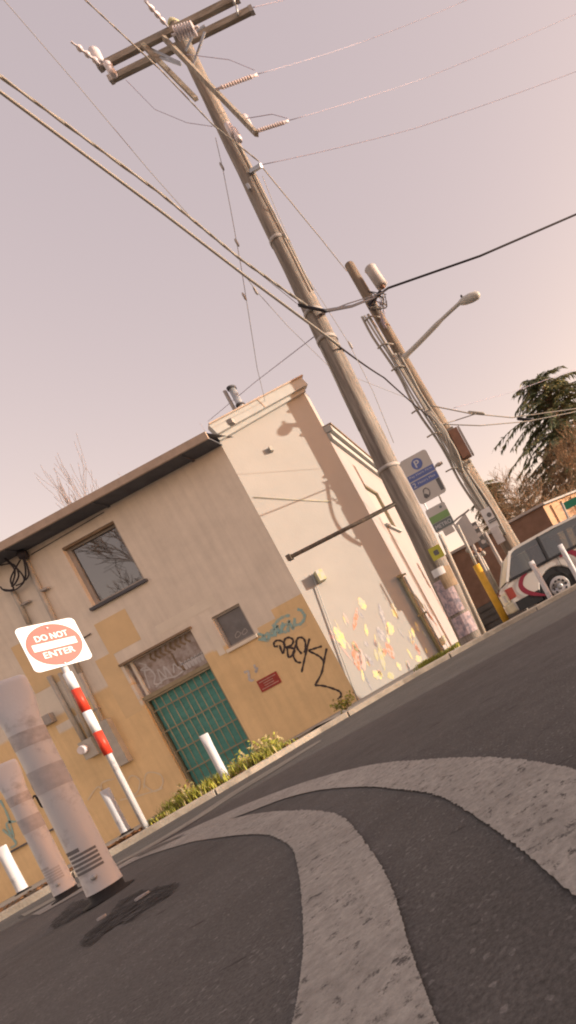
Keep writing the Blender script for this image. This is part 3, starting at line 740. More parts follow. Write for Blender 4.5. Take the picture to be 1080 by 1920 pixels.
for p, q, wd, m in (((285, 315), (265, 450), .05, 1), ((412, 290), (455, 430), .05, 2), ((405, 430), (452, 520), .09, 2), ((455, 520), (505, 620), .08, 1), ((265, 515), (300, 690), .10, 1),
                    ((300, 560), (330, 690), .07, 5), ((295, 255), (335, 330), .08, 3), ((470, 400), (490, 480), .10, 3), ((410, 520), (450, 690), .06, 4), ((120, 450), (160, 520), .07, 5),
                    ((150, 430), (215, 560), .10, 3), ((590, 200), (690, 330), .05, 4), ((690, 330), (765, 425), .035, 1), ((800, 480), (785, 545), .10, 4), ((200, 345), (235, 410), .03, 5),
                    ((330, 590), (385, 660), .05, 2), ((490, 290), (520, 380), .06, 3), ((600, 480), (620, 530), .05, 3), ((380, 690), (430, 740), .09, 3), ((640, 600), (660, 640), .08, 3), ((470, 700), (500, 740), .08, 4), ((320, 690), (375, 810), .018, 2), ((120, 455), (270, 650), .018, 5),
                    ((655, 330), (700, 440), .03, 5), ((250, 520), (310, 600), .03, 4), ((520, 640), (550, 690), .05, 3), ((800, 300), (830, 390), .05, 5)):
    leaf_poly(mz(*p), mz(*q), wd, M['mural%d' % m])
rl = random.Random(9)
for i in range(44):                              # many small brush strokes between the big leaves
    a_ = rl.uniform(120, 700); lo_ = 330+max(0, (a_-150))*.0; b_ = rl.uniform(lo_+(60 if a_ > 450 else 0), 760-(a_-120)*.17*1.0)
    if (b_ > 830-.42*a_+120 and a_ > 640) or a_ < (b_-260)*.46+75: continue
    leaf_poly(mz(a_, b_), mz(a_+rl.uniform(8, 40), b_+rl.uniform(30, 75)), rl.uniform(.015, .05), M['mural%d' % rl.choice((1, 1, 2, 3, 3, 4, 5))])
# pipes climbing the wall edge in the pole's shadow
pa_, pz_ = PB(748, 1078, .06), PB(812, 1238, .06); pz_.x, pz_.y = pa_.x, pa_.y
MB().tube([pz_, pa_], .05, 10).build('conduit', M['mural4b'], bld)
q_ = bu*.11; MB().tube([pz_+q_, pa_+q_-Vector((0, 0, .1))], .02, 8).build('conduit', M['cornice'], bld)
for t_ in (.02, .5): MB().bar(pa_.lerp(pz_, t_)-bu*.12+bn*.05, pa_.lerp(pz_, t_)+bu*.16+bn*.05, .03, .05).build('pipe_strap', M['mural4b'], bld)
# roof furniture
vp = P(427, 752, YA+.6); ve = P(441, 770, YA+.6)
def vent(px, py, px2, py2, r, cap, m):
    a = P(px2, py2, YA+.7); b = P(px, py, YA+.7); a.x = (a.x+b.x)/2; b.x = a.x
    pr = [(0, r), (b.z-a.z, r)]
    o = MB().lathe(a-Vector((0, 0, .5)), (0, 0, 1), [(0, r), (.5+b.z-a.z, r)], 12).build('roof_vent', m, bld)
    if cap:
        MB().lathe(b, (0, 0, 1), [(-.02, r*1.3), (.03, r*1.35), (.05, r*.6)], 12).build('cap', M['soffit'], o)
        MB().lathe(a, (0, 0, 1), [(-.02, r*1.35), (.03, r*1.3)], 12).build('collar', M['soffit'], o)
vent(422, 733, 438, 766, .045, False, M['greymetal']); vent(434, 729, 452, 760, .085, True, M['galv'])
for a in ((424, 775), (322, 831), (222, 885), (121, 938)):
    c = P(*a, YA-.3); c.z = ZT+.19; MB().box(c, (.13, .14, .10)).build('roof_block', M['greymetal'], bld)

# ------------------------------------------------------------------ poles
def pole_mesh(base, top, r0, r1, seed, n=18, seg=26):
    rnd = random.Random(seed); base = Vector(base); top = Vector(top); vs = []; fs = []
    lob = [rnd.uniform(-.05, .05) for _ in range(n)]
    for i in range(seg+1):
        t = i/seg; c = base.lerp(top, t)+Vector((rnd.uniform(-1, 1), rnd.uniform(-1, 1), 0))*.006; r = r0+(r1-r0)*t
        for k in range(n):
            a = 2*math.pi*k/n; rr = r*(1+lob[k]+rnd.uniform(-.015, .015)); vs.append(c+Vector((math.cos(a)*rr, math.sin(a)*rr, 0)))
    for i in range(seg):
        for k in range(n): fs.append((i*n+k, i*n+(k+1) % n, (i+1)*n+(k+1) % n, (i+1)*n+k))
    mb = MB(); mb.add(vs, fs, True); mb.add([vs[seg*n+k] for k in range(n)], [list(range(n))]); return mb
YP = 8.0
pb = P(886, 1204, YP); pt = P(330, 52, YP); pb.z = zg(pb.x)+.0
def on_pole(py):                               # axis point at the height seen at image row py
    for i in range(2000):
        t = i/2000; q = pb.lerp(pt, t)
        X = q.x/q.y*FPX+X0; Y = (q.z-EYE)/q.y*FPX+YH
        if 960-(X*sr+Y*cr) <= py: return q
    return pt
up = thing('utility_pole', 'tall weathered wooden utility pole with double crossarm, leaning before the cream wall', 'utility pole', pb)
pole_mesh(pb-Vector((0, 0, .2)), pt, .205, .105, 1).build('shaft', M['wood'], up)
MB().lathe(pt-Vector((0, 0, .02)), (0, 0, 1), [(0, .11), (.04, .115), (.12, .07)], 12).build('cap', M['mural4'], up)
def arm(p, q, y1, y2, h, d, m=M['arm'], name='crossarm'):
    a = P(*p, y1); b = P(*q, y2); o = MB().bar(a, b, d, h).build(name, m, up)
    return a, b, o
a1, b1, o1 = arm((185, 127), (446, -4), YP-.17, YP-.17, .095, .06)
a2, b2, o2 = arm((206, 150), (474, 18), YP+.17, YP+.17, .095, .06)
for (a, b, o) in ((a1, b1, o1), (a2, b2, o2)):
    d = (b-a).normalized(); MB().bar(a-d*.01, a+d*.05, .07, .105).build('end_plate', M['greymetal'], o)
    MB().bar(b-d*.05, b+d*.01, .07, .105).build('end_plate', M['greymetal'], o)
arm((308, 72), (481, 251), YP-.22, YP-.95, .07, .055, M['arm'], 'side_arm')
arm((268, 84), (368, 186), YP-.26, YP-.16, .07, .055, M['arm'], 'side_arm')
for p, q in (((275, 88), (338, 118)), ((300, 108), (340, 122)), ((352, 70), (384, 48)), ((362, 122), (384, 60)), ((348, 96), (362, 66))):
    MB().bar(P(*p, YP-.12), P(*q, YP-.16), .012, .035).build('brace', M['galv'], up)
def insulator(p, q, y1, y2, n, r, m, name='insulator', parent=None):
    a = P(*p, y1); b = P(*q, y2); d = b-a; L_ = d.length; prof = [(0, .015), (.12*L_, .015)]
    for i in range(n):
        t = L_*(.14+.74*i/n); s_ = L_*.74/n
        prof += [(t, .02), (t+s_*.25, r), (t+s_*.55, r), (t+s_*.8, .02)]
    prof += [(L_*.9, .015), (L_, .02)]
    return MB().lathe(a, d, prof, 12).build(name, m, parent or up)
insulator((404, 168), (482, 140), YP-.7, YP-.5, 12, .026, M['inspink'])
insulator((474, 248), (541, 227), YP-.95, YP-.8, 11, .024, M['inspink'])
insulator((322, 66), (372, 50), YP-.3, YP-.3, 7, .085, M['porcelain'])
insulator((315, 50), (272, 2), YP-.2, YP-.6, 3, .04, M['porcelain'])
insulator((192, 124), (133, 78), YP-.2, YP-.5, 3, .045, M['porcelain'])
for a, s_ in (((182, 106), .075), ((207, 130), .06)):
    c = P(*a, YP-.2); MB().lathe(c-Vector((0, 0, .12)), (0, 0, 1), [(0, s_*.6), (.04, s_), (.16, s_), (.2, s_*1.1), (.24, s_*.5)], 12).build('cutout', M['porcelain'], up)
for a, s_ in (((432, 243), .055), ((443, 252), .05), ((463, 228), .05)):
    c = P(*a, YP-.3); MB().lathe(c-Vector((0, 0, .12)), (0, 0, 1), [(0, s_*.7), (.03, s_), (.2, s_), (.24, s_*.4)], 10).build('arrester', M['porcelain'], up)
for p, q, yy in (((440, 8), (437, -8), YP-.25), ((446, 28), (443, 10), YP+.12)):
    MB().tube([P(*p, yy), P(*q, yy)], .018, 8).build('pin', M['galv'], up)
c = P(466, 350, YP-.17); MB().box(c, (.05, .03, .09)).build('tag_plate', M['galv'], up)
MB().bar(P(470, 322, YP-.12), P(490, 310, YP-.25), .04, .05).build('bracket', M['galv'], up)
for py_ in (455, 590, 640, 880):
    q = on_pole(py_); k = (q.z-pb.z)/(pt.z-pb.z); r = .205+(.105-.205)*k+.012
    MB().lathe(q-Vector((0, 0, .03)), (0, 0, 1), [(0, r), (.06, r)], 18).build('band', M['greymetal'], up)
q1 = on_pole(255); q2 = on_pole(560)
MB().tube(smooth_path([q1+Vector((.10, -.09, 0)), q1.lerp(q2, .5)+Vector((.13, -.1, 0)), q2+Vector((.16, -.1, 0))], 4), .014, 6).build('ground_wire', M['palecable'], up)
q1 = on_pole(650); q2 = on_pole(1170)
MB().tube([q1+Vector((-.12, -.13, 0)), q1.lerp(q2, .3)+Vector((-.14, -.14, 0))], .012, 6).build('ground_wire', M['palecable'], up)
# horizontal standoff strut on the pole
sa = P(545, 1049, YP-.25); sb_ = P(748, 931, YP-.22)
sa.z = (sa.z+sb_.z)/2; sb_.z = sa.z
st = MB().tube([sa, sb_+Vector((.1, .15, 0))], .032, 10).build('strut', M['woodred'], up)
MB().box(sa, (.07, .08, .09)).build('end_cap', M['woodred'], st)
# flyers and tag stapled to the pole
def curved_sheet(z0, z1, a0, a1, m, name, lift=.006):
    n = 7; vs = []
    for j in range(2):
        z = (z0, z1)[j]; c = pb.lerp(pt, (z-pb.z)/(pt.z-pb.z)); r = .205-.1*(z-pb.z)/(pt.z-pb.z)+lift+.012
        for i in range(n):
            a = R(a0+(a1-a0)*i/(n-1)); vs.append((c.x+math.sin(a)*r, c.y-math.cos(a)*r, z))
    mb = MB(); mb.add(vs, [(i, i+1, n+i+1, n+i) for i in range(n-1)]); return mb.build(name, m, up)
curved_sheet(.55, 1.12, -40, 40, M['flyer'], 'flyer'); curved_sheet(.95, 1.28, 0, 70, M['framewood'], 'flyer', .01)
curved_sheet(1.18, 1.3, -20, 35, M['white'], 'flyer', .014); curved_sheet(.18, .5, -35, 55, M['flyer'], 'flyer')

# second pole with street lamp and transformer
YS = 13.1
s0 = P(975, 1058, YS); s1 = P(655, 497, YS); dd = (s0-s1); s0 = s1+dd*((s1.z+.2)/(s1.z-s0.z))
sp_ = thing('utility_pole', 'brown wooden utility pole carrying street lamp, grey transformer can and cable bundle', 'utility pole', s0)
pole_mesh(s0, s1, .19, .125, 2).build('shaft', M['woodred'], sp_)
def on_s(px, py, off=(0, -.16, 0)): return P(px, py, YS)+Vector(off)
la = P(752, 676, YS-.1); lb = P(862, 568, 12.78)
ar = MB().tube(smooth_path([la-Vector((.1, 0, .02)), la.lerp(lb, .3), la.lerp(lb, .7)+Vector((0, 0, .02)), lb], 5), [.075]*3+[.06]*7+[.045]*6, 10).build('lamp_arm', M['lampgrey'], sp_)
l1 = P(900, 551, 12.68); dl = (l1-lb).normalized(); L_ = (l1-lb).length
lh = MB().lathe(lb-dl*.02, dl, [(0, .045), (.06, .075), (.16, .10), (L_*.6, .115), (L_*.9, .10), (L_+.02, .04)], 12).build('lamp_head', M['lampgrey'], sp_)
MB().lathe(lb+dl*.12+Vector((0, 0, .08)), (0, 0, 1), [(0, .03), (.07, .03), (.09, .015)], 8).build('photocell', M['cable'], lh)
ta = P(711, 540, 12.93); tb_ = P(692, 500, 12.93); ta.x = tb_.x+.06; 
can = MB().lathe(ta, tb_-ta, [(0, .10), (.02, .155), (.5, .155), (.54, .17), (.57, .10)], 16).build('transformer', M['cangrey'], sp_)
MB().lathe(ta-Vector((0, 0, .06)), (0, 0, 1), [(0, .03), (.02, .06), (.06, .06)], 10).build('bushing', M['rust'], can)
MB().bar(P(690, 572, 12.88), P(715, 545, 12.73), .05, .05).build('bracket', M['cable'], sp_)
rnd = random.Random(5)
for i in range(10):                             # tangle of leads
    pts = [P(rnd.uniform(690, 726), rnd.uniform(545, 580), rnd.uniform(12.68, 12.98)) for _ in range(4)]
    MB().tube(smooth_path(pts, 4), .012, 5).build('lead', M['cable' if i % 3 else 'palecable'], sp_)
for i in range(7):
    pts = [P(715+rnd.uniform(-6, 10), 560+k*26+rnd.uniform(-5, 5), 12.88) for k in range(3)]
    MB().tube(smooth_path(pts, 4), .006, 4).build('lead', M['thinwire'], sp_)
# cable bundle running down the pole
for i, (o_, r_) in enumerate(((-14, .035), (-7, .028), (0, .04), (7, .028), (12, .03), (4, .022))):
    pts = []
    for k in range(12):
        t = k/11; px = 690+(940-690)*t+o_*(.8+.2*math.sin(k*1.7+i)); py = 590+(1005-590)*t-o_*.3
        if i > 2 and t < .15: continue
        q = P(px, py, YS-.17-.02*(i % 3)); pts.append(q)
    MB().tube(smooth_path(pts, 3), r_, 7).build('riser_cable', M['palecable'] if i % 2 == 0 else M['conduit'], sp_)
for (px, py) in ((697, 597), (722, 648), (748, 690), (786, 770), (815, 815), (850, 880)):
    q = P(px, py, YS-.2); MB().tube(smooth_path([q+Vector((-.2, .05, .05)), q+Vector((0, -.09, 0)), q+Vector((.2, .05, -.04))], 4), .022, 6).build('strap', M['palecable'], sp_)
bx0 = P(848, 803, 12.98); bx1 = P(878, 862, 12.98)
bc = (bx0+bx1)/2; bx = MB().box(bc, (.24, .28, .78)).build('equipment_box', M['rust'], sp_)
MB().box(bc+Vector((.16, 0, 0)), (.05, .26, .78)).build('side_panel', M['greymetal'], bx)
MB().box(bc+Vector((-.04, 0, .43)), (.16, .2, .07)).build('top_fitting', M['palecable'], bx)
for i in range(5):
    pts = [P(800+rnd.uniform(-8, 8), 770, 12.83), P(830+rnd.uniform(-10, 10), 810, 12.68), P(850+rnd.uniform(-8, 8), 850, 12.68), P(862+rnd.uniform(-6, 6), 885, 12.83)]
    MB().tube(smooth_path(pts, 5), .03, 6).build('cable_loop', M['palecable'], sp_)
for i in range(4):
    c = P(868+rnd.uniform(-6, 10), 868+i*7, 12.93); MB().lathe(c, (1, 0, .3), [(0, .02), (.03, .05), (.09, .05), (.12, .02)], 8).build('terminal', M['palecable'], sp_)
# plates on the pole near its foot
c = P(918, 972, YS-.3); MB().poly([c+Vector((a, 0, b)) for a, b in ((-.13, -.28), (.13, -.28), (.13, .28), (-.13, .28))], .02, (0, -1, 0)).build('notice_plate', M['white'], sp_)
c = P(933, 1003, YS-.31); MB().poly([c+Vector((a, 0, b)) for a, b in ((-.11, -.22), (.11, -.22), (.11, .22), (-.11, .22))], .02, (0, -1, 0)).build('notice_plate', M['spraywhite'], sp_)
c = P(917, 965, YS-.325); mb = MB(); mb.lathe(c, (0, 1, 0), [(0, .06), (.004, .06)], 16); mb.box(c+Vector((0, 0, -.14)), (.2, .003, .03)); mb.box(c+Vector((0, 0, -.19)), (.2, .003, .03)); mb.build('notice_print', M['signdark'], sp_)
# slim pole just behind it
YT = 14.5
t1 = P(815, 765, YT); t0 = Vector((t1.x+.25, YT, -.25))
tp = thing('utility_pole', 'slim short wooden pole just behind the street lamp pole', 'utility pole', t0)
pole_mesh(t0, t1, .15, .12, 3).build('shaft', M['arm'], tp)
tp2b = P(960, 1030, YT-.2); MB().tube([P(872, 905, YT-.25), P(958, 1048, YT-.25)], .05, 8).build('conduit', M['conduit'], tp)

# ------------------------------------------------------------------ wires
def wire(label, pts, r, m, sag=0.0, group=None, twist=False):
    p = [P(a, b, y) for a, b, y in pts]; out = []
    for i in range(len(p)-1):
        for k in range(10):
            t = k/10; q = p[i].lerp(p[i+1], t); q.z -= sag*4*t*(1-t); out.append(q)
    out.append(p[-1]); loc = out[0]
    mb = MB()
    if twist:
        fine_ = []
        for i in range(len(out)-1):
            for k in range(8): fine_.append(out[i].lerp(out[i+1], k/8))
        for ph in (0, math.pi):
            mb.tube([q+Vector((0, math.cos(i*.22+ph), math.sin(i*.22+ph)))*r*.6 for i, q in enumerate(fine_)], r*.8, 5)
    else: mb.tube(out, r, 6)
    o = mb.build('overhead_cable' if r > .012 else 'overhead_wire', m, None, loc)
    return tag(o, label, 'cable' if r > .012 else 'wire', group)
wire('thick twisted pale cable, upper of the pair sweeping from top left to tall pole', [(-60, 95, 5.6), (0, 143, 5.8), (300, 362, 6.8), (450, 485, 7.3), (585, 580, YP-.2)], .022, M['palecable'], 0, None, True)
wire('thick smooth pale cable, lower of the pair sweeping from top left to tall pole', [(-60, 120, 5.6), (0, 172, 5.8), (300, 395, 6.8), (470, 525, 7.4), (636, 648, YP-.2)], .022, M['palecable'])
wire('dark cable running from tall pole down to the lamp pole', [(634, 648, YP-.2), (720, 708, 10), (805, 782, YS-.25)], .017, M['cable'], .03)
wire('black cable from tall pole past transformer can to right edge of sky', [(560, 572, YP-.24), (610, 583, YP-.22), (660, 574, 10), (706, 556, 12.68), (728, 540, 12.78), (900, 480, 13), (1080, 402, 14), (1200, 350, 14.5)], .028, M['cable'])
wire('thin dark line above the black cable between the poles', [(600, 590, YP-.2), (650, 570, 10), (720, 548, 12.78)], .011, M['cable'])
wire('pale twisted service wire crossing the tall pole below its crossarm', [(120, -40, 6.5), (160, 0, 6.7), (300, 130, 7.3), (400, 235, 7.6), (486, 303, YP-.25)], .012, M['palecable'], 0, None, True)
wire('twisted wire descending from tall pole bracket to top of lamp pole', [(486, 306, YP-.25), (545, 378, 9.5), (600, 445, 11), (650, 508, YS-.15)], .011, M['palecable'], .02)
wire('hair thin pale wire from top left corner down to tall pole', [(-10, -20, 7), (150, 165, 7.3), (280, 320, 7.5), (360, 410, 7.7), (560, 572, YP)], .005, M['palecable'])
wire('thin violet wire from upper insulator to top right sky', [(482, 139, YP-.5), (680, 78, 9), (870, 2, 10), (1000, -60, 10.5)], .0045, M['thinwire'], .02)
wire('thin violet wire from lower insulator across to right edge', [(541, 226, YP-.8), (800, 145, 9), (1080, 26, 10.5), (1150, -10, 10.8)], .0045, M['thinwire'], .02)
wire('lowest thin violet wire from bracket to right edge', [(490, 309, YP-.25), (780, 240, 9), (1080, 134, 10.5), (1180, 95, 11)], .005, M['thinwire'], .02)
wire('thin violet wire from tall pole down behind the flat roof', [(588, 632, YP), (480, 715, 11), (390, 790, 15)], .008, M['thinwire'])
wire('drooping jumper wire from left crossarm end to pole', [(236, 150, YP+.1), (290, 205, YP), (350, 230, YP), (398, 237, YP-.1)], .005, M['thinwire'])
wire('drooping jumper wire at the upper right insulator', [(350, 102, YP-.2), (430, 112, YP-.4), (478, 132, YP-.5)], .005, M['thinwire'])
wire('short jumper wire over the lower right insulator', [(462, 222, YP-.9), (510, 214, YP-.85), (540, 222, YP-.8)], .005, M['thinwire'])
wire('thin wire from insulator at pole top to upper edge', [(474, 14, YP), (530, 0, 8.3), (600, -30, 8.6)], .006, M['thinwire'])
wire('upper sagging cable from slim pole towards the conifer', [(806, 760, 12.78), (880, 775, 13), (960, 783, 14), (1090, 765, 15)], .016, M['palecable'])
wire('lower sagging cable from slim pole towards the conifer', [(815, 795, 12.78), (900, 798, 13), (990, 790, 14), (1090, 770, 15)], .014, M['palecable'])
wire('short branch cable joining the two sagging cables', [(820, 798, 12.78), (855, 788, 13.18), (892, 776, 13)], .013, M['palecable'])
wire('hair thin wire above the sagging cables at right', [(850, 765, 16), (960, 735, 18), (1085, 690, 20)], .008, M['thinwire'])
for px, py, d, lab in ((893, 775, 13.1, 'splice case on upper sagging cable nearer the poles'), (985, 787, 14.2, 'dark splice case hanging before the conifer')):
    a = P(px-16, py-2, d); b = P(px+16, py+1, d)
    o = MB().lathe(a, b-a, [(0, .02), (.04, .045), ((b-a).length-.04, .045), ((b-a).length, .02)], 10).build('splice_case', M['palecable'] if px < 950 else M['cable'], None, a); tag(o, lab, 'splice case')
# thin guy lines with small insulators
def guy(label, pts, beads):
    p = [P(a, b, y) for a, b, y in pts]; root = thing('guy_line', label, 'guy wire', p[0])
    MB().tube(p, .005, 5).build('strand', M['palecable'], root)
    for a, b, y in beads:
        c = P(a, b, y); MB().lathe(c-Vector((0, 0, .07)), (0, 0, 1), [(0, .008), (.03, .02), (.11, .02), (.14, .008)], 8).build('strain_insulator', M['greymetal'], root)
guy('thin guy line dropping beside tall pole with three little insulators', [(404, 258, YP-.1), (418, 318, YP), (432, 390, YP), (452, 500, YP), (468, 600, YP+.2), (482, 690, YP+1.6), (497, 752, 12.3)], [(416, 312, YP), (444, 455, YP), (458, 556, YP)])
guy('thin guy line slanting from cable pair to lamp pole with one insulator', [(462, 520, 7.4), (480, 545, 7.6), (540, 612, 9), (620, 690, 11), (790, 757, 13.0)], [(479, 545, 7.6)])
guy('thin guy line right of tall pole with one little insulator', [(492, 330, YP-.2), (520, 400, YP-.1), (570, 510, YP), (655, 645, YP+.2), (700, 735, YP+.3), (738, 830, YP+.05)], [(657, 647, YP+.2)])

# ------------------------------------------------------------------ flexible posts
def flex_post(h, r, label, loc, lean, yaw, detail, group=None, pw=1.0):
    root = thing('flexible_post', label, 'post', loc, group)
    root.rotation_euler = (lean[0], lean[1], 0)
    # lofted section: round at the foot, flattened and widened into a paddle at the top
    prof = [(.045*h, r*1.06, r*1.06), (.12*h, r, r), (.55*h, r*.97, r*.97), (.74*h, r*.97, r*.97), (.80*h, r*1.0, r*.88), (.85*h, r*(1+.12*pw), r*.68), (.90*h, r*(1+.24*pw), r*.45), (.975*h, r*(1+.28*pw), r*.36), (.993*h, r*(1+.2*pw), r*.3), (h, r*1.0, r*.2)]
    n = 24; ca, sa_ = math.cos(yaw), math.sin(yaw)
    def ring(z, a, b, off=0):
        out = []
        for k in range(n):
            t = 2*math.pi*k/n; x, y = (a+off)*math.cos(t), (b+off)*math.sin(t); out.append(Vector((x*ca-y*sa_, x*sa_+y*ca, z)))
        return out
    def at(z):
        for (z0, a0, b0), (z1, a1, b1) in zip(prof, prof[1:]):
            if z0 <= z <= z1: t = (z-z0)/(z1-z0); return a0+(a1-a0)*t, b0+(b1-b0)*t
        return prof[-1][1:]
    def loft(rings, cap):
        vs = sum(rings, []); fs = [(i*n+k, i*n+(k+1) % n, (i+1)*n+(k+1) % n, (i+1)*n+k) for i in range(len(rings)-1) for k in range(n)]
        mb = MB(); off = Vector(loc); mb.add([v+off for v in vs], fs, True)
        if cap: mb.add([v+off for v in rings[-1]], [list(range(n))])
        return mb
    tube_ = loft([ring(z, a, b) for z, a, b in prof], True).build('tube', M['postwhite'], root)
    def band(z0, z1, m, name, off=.0015):
        rs = []
        for i in range(5):
            z = z0+(z1-z0)*i/4; a, b = at(z); rs.append(ring(z, a, b, off))
        return loft(rs, False).build(name, m, tube_)
    rr = r*1.02; q = .05*h
    MB().lathe(Vector(loc)+Vector((0, 0, .0)), (0, 0, 1), [(0, r*1.5), (.008, r*1.5), (.016, rr), (q, rr)], 20).build('rubber_foot', M['black'], root)
    if detail:
        band(.50*h, .60*h, M['postband'], 'grey_band'); band(.70*h, .765*h, M['postdirt'], 'grey_band', .001)
        mb = MB()                                       # printed notice near the foot
        for i in range(6):
            z0 = .135*h+i*.018*h; 
            for (t0, t1) in ((-1.0, .75),) if i < 5 else ((-1.1, -.1),):
                nn = 8; vs = []
                for zz in (z0, z0+(.011 if i < 5 else .016)*h):
                    for k in range(nn):
                        t = -math.pi/2+.55+t0+(t1-t0)*k/(nn-1); a, b = at(zz); vs.append(Vector(loc)+Vector(((a+.0012)*math.cos(t), (a+.0012)*math.sin(t), zz)))
                mb.add(vs, [(k, k+1, nn+k+1, nn+k) for k in range(nn-1)])
        mb.build('printed_notice', M['postband'] if detail == 1 else M['notice'], tube_)
        MB().lathe(Vector(loc)+Vector((math.sin(.5)*r*1.0, -math.cos(.5)*r*1.0, .105*h)), (math.sin(.5), -math.cos(.5), 0), [(0, .011), (.006, .011), (.009, .005)], 8).build('bolt', M['galv'], root)
    return root
def foot(px, py):
    q = G(px, py); return q
f1 = foot(206, 1680); f2 = foot(128, 1680)
h1 = 1.0
flex_post(1.03, .060, 'big white flexible post with grey scuffed band, nearest the camera', f1, (R(0), R(1.6), 0), R(35), 2)
flex_post(1.0, .058, 'second white flexible post, standing left behind the nearest one', f2, (R(0), R(1.6), 0), R(35), 1)
def kerb_post(px, py, topx, topy, label, yoff=.3):
    # stands in the earth bed behind the kerb
    q = P(px, py, 1.0); y = bed_y(q.x, yoff)
    b = Vector((q.x*y, y, P(px, py, y).z)); h = (P(topx, topy, y)-b).length
    return flex_post(max(.5, h), .045, label, b, (0, R(1), 0), R(30), 0, 'white kerb posts', .2)
kerb_post(44, 1672, 12, 1583, 'white kerb post at the left edge below the graffiti')
kerb_post(238, 1562, 203, 1477, 'white kerb post just left of the do not enter sign pole')
kerb_post(427, 1466, 388, 1374, 'white kerb post in front of the teal barred door')
def lot_post(px, py, tx_, ty_, y, label, r=.05):
    b = P(px, py, y); h = (P(tx_, ty_, y)-b).length; return flex_post(h, r, label, b, (0, 0, 0), R(20), 0, 'white posts by the parked car', .2)
lot_post(1035, 1126, 996, 1052, 9.1, 'white post in front of the car rear door')
lot_post(1092, 1100, 1048, 1022, 9.1, 'white post in front of the car rear wheel, at right edge')
o = lot_post(893, 1203, 852, 1122, 8.6, 'grey white post beside the foot of the tall pole')

# ------------------------------------------------------------------ do not enter sign
sq = P(274, 1552, 1.0); y = bed_y(sq.x, .22)
SB = Vector((sq.x*y, y, P(274, 1552, y).z)); ST = P(100, 1211, y)
dn = thing('do_not_enter_sign', 'square do not enter sign on red and white banded post at the kerb', 'sign', SB)
hs = ST.z-SB.z; lean = Vector(((ST.x-SB.x)/hs, 0, 1))
def dpt(z, dx=0, dy=0): return SB+lean*z+Vector((dx, dy, 0))
post = MB().tube([dpt(-.1), dpt(hs+.2)], .03, 10).build('post', M['postwhite'], dn)
def zat(py):
    for i in range(1000):
        q = dpt(hs*i/1000); X = q.x/q.y*FPX+X0; Y = (q.z-EYE)/q.y*FPX+YH
        if 960-(X*sr+Y*cr) <= py: return hs*i/1000
    return hs
za = zat(1262); 
for p, q, m in ((1262, 1292, 'signwhite'), (1292, 1334, 'postred'), (1334, 1372, 'signwhite'), (1372, 1414, 'postred')):
    MB().tube([dpt(zat(q)), dpt(zat(p))], .043, 12).build('reflective_band', M[m], dn)
TH = R(65); su = Vector((math.cos(TH), math.sin(TH), 0)); sn = Vector((math.sin(TH), -math.cos(TH), 0)); SZ = .53
sc = dpt(hs)+sn*.05
def rrect(c, u, v, wd, h, r, n=6):
    out = []
    for (sx, sy, a0) in ((1, 1, 0), (-1, 1, 90), (-1, -1, 180), (1, -1, 270)):
        for k in range(n+1):
            a = R(a0+90*k/n); out.append(c+u*(sx*(wd/2-r)+r*math.cos(a))+v*(sy*(h/2-r)+r*math.sin(a)))
    return out
V = lean.normalized()
pn = MB(); pn.poly(rrect(sc, su, V, SZ, SZ, .05), .012, sn); pn = pn.build('panel', M['signwhite'], dn)
n = 40; mb = MB(); mb.add([sc+sn*.002+(su*math.cos(2*math.pi*k/n)+V*math.sin(2*math.pi*k/n))*SZ*.46 for k in range(n)], [list(range(n))]); mb.build('red_disc', M['signred'], pn)
mb = MB(); mb.poly(rrect(sc+sn*.004, su, V, SZ*.74, SZ*.15, .004), .001, sn)
add_text(mb, 'DO NOT', sc+sn*.004+V*SZ*.19, su, V, SZ*.55, SZ*.13, .004); add_text(mb, 'ENTER', sc+sn*.004-V*SZ*.19, su, V, SZ*.52, SZ*.13, .004); mb.build('lettering', M['signwhite'], pn)
for zz in (.2, -.24): MB().lathe(sc+V*zz+sn*.002, sn, [(0, .012), (.006, .012), (.009, .006)], 8).build('bolt', M['galv'], pn)

# ------------------------------------------------------------------ sign post with parking and bus stop panels
YG = 7.72
gb = P(908, 1192, YG); gt = P(766, 880, YG)
ps = thing('parking_sign', 'pale post with blue parking panel above green bus stop panel, beside tall pole', 'sign', gb)
MB().tube([P(770, 893, YG), P(838, 1030, YG)], .013, 8).build('post', M['signwhite'], ps)
MB().tube([P(825, 1003, YG+.02), gb-Vector((0, 0, .1))], [.03, .045], 12).build('post', M['concrete'], ps)
def panel(cpx, wd, h, y, m, name='panel', r=.03):
    c = P(*cpx, y); u = Vector((1, 0, 0)); v = Vector((.02, 0, 1)).normalized()
    o = MB(); o.poly(rrect(c, u, v, wd, h, r), .008, (0, -1, 0)); return o.build(name, m, ps), c, u, v
sc_ = YG/FPX
o, c, u, v = panel((793, 894), 56*sc_, 89*sc_, YG-.05, M['parkbase'], r=.05)
W_, H_ = 56*sc_, 89*sc_; F = Vector((0, -.003, 0))
mb = MB(); n = 28; cc = c+v*H_*.30+u*W_*.02+F
mb.add([cc+(u*math.cos(2*math.pi*k/n)+v*math.sin(2*math.pi*k/n))*W_*.19 for k in range(n)], [list(range(n))])
mb.poly(rrect(c+v*H_*.08+F, u, v, W_*.96, H_*.13, .004), .001, (0, -1, 0)); mb.poly(rrect(c-v*H_*.085+F, u, v, W_*.96, H_*.15, .004), .001, (0, -1, 0)); mb.build('blue_print', M['parkblue'], o)
mb = MB(); add_text(mb, 'P', cc+F, u, v, W_*.16, H_*.15, .006); add_text(mb, 'Pay Here First', c+v*H_*.09+F*2, u, v, W_*.84, H_*.055, .001)
add_text(mb, '2', c-v*H_*.085-u*W_*.38+F*2, u, v, W_*.12, H_*.10, .003); add_text(mb, 'Hours Max', c-v*H_*.075+u*W_*.08+F*2, u, v, W_*.64, H_*.05, .001); mb.build('lettering', M['signtxt'], o)
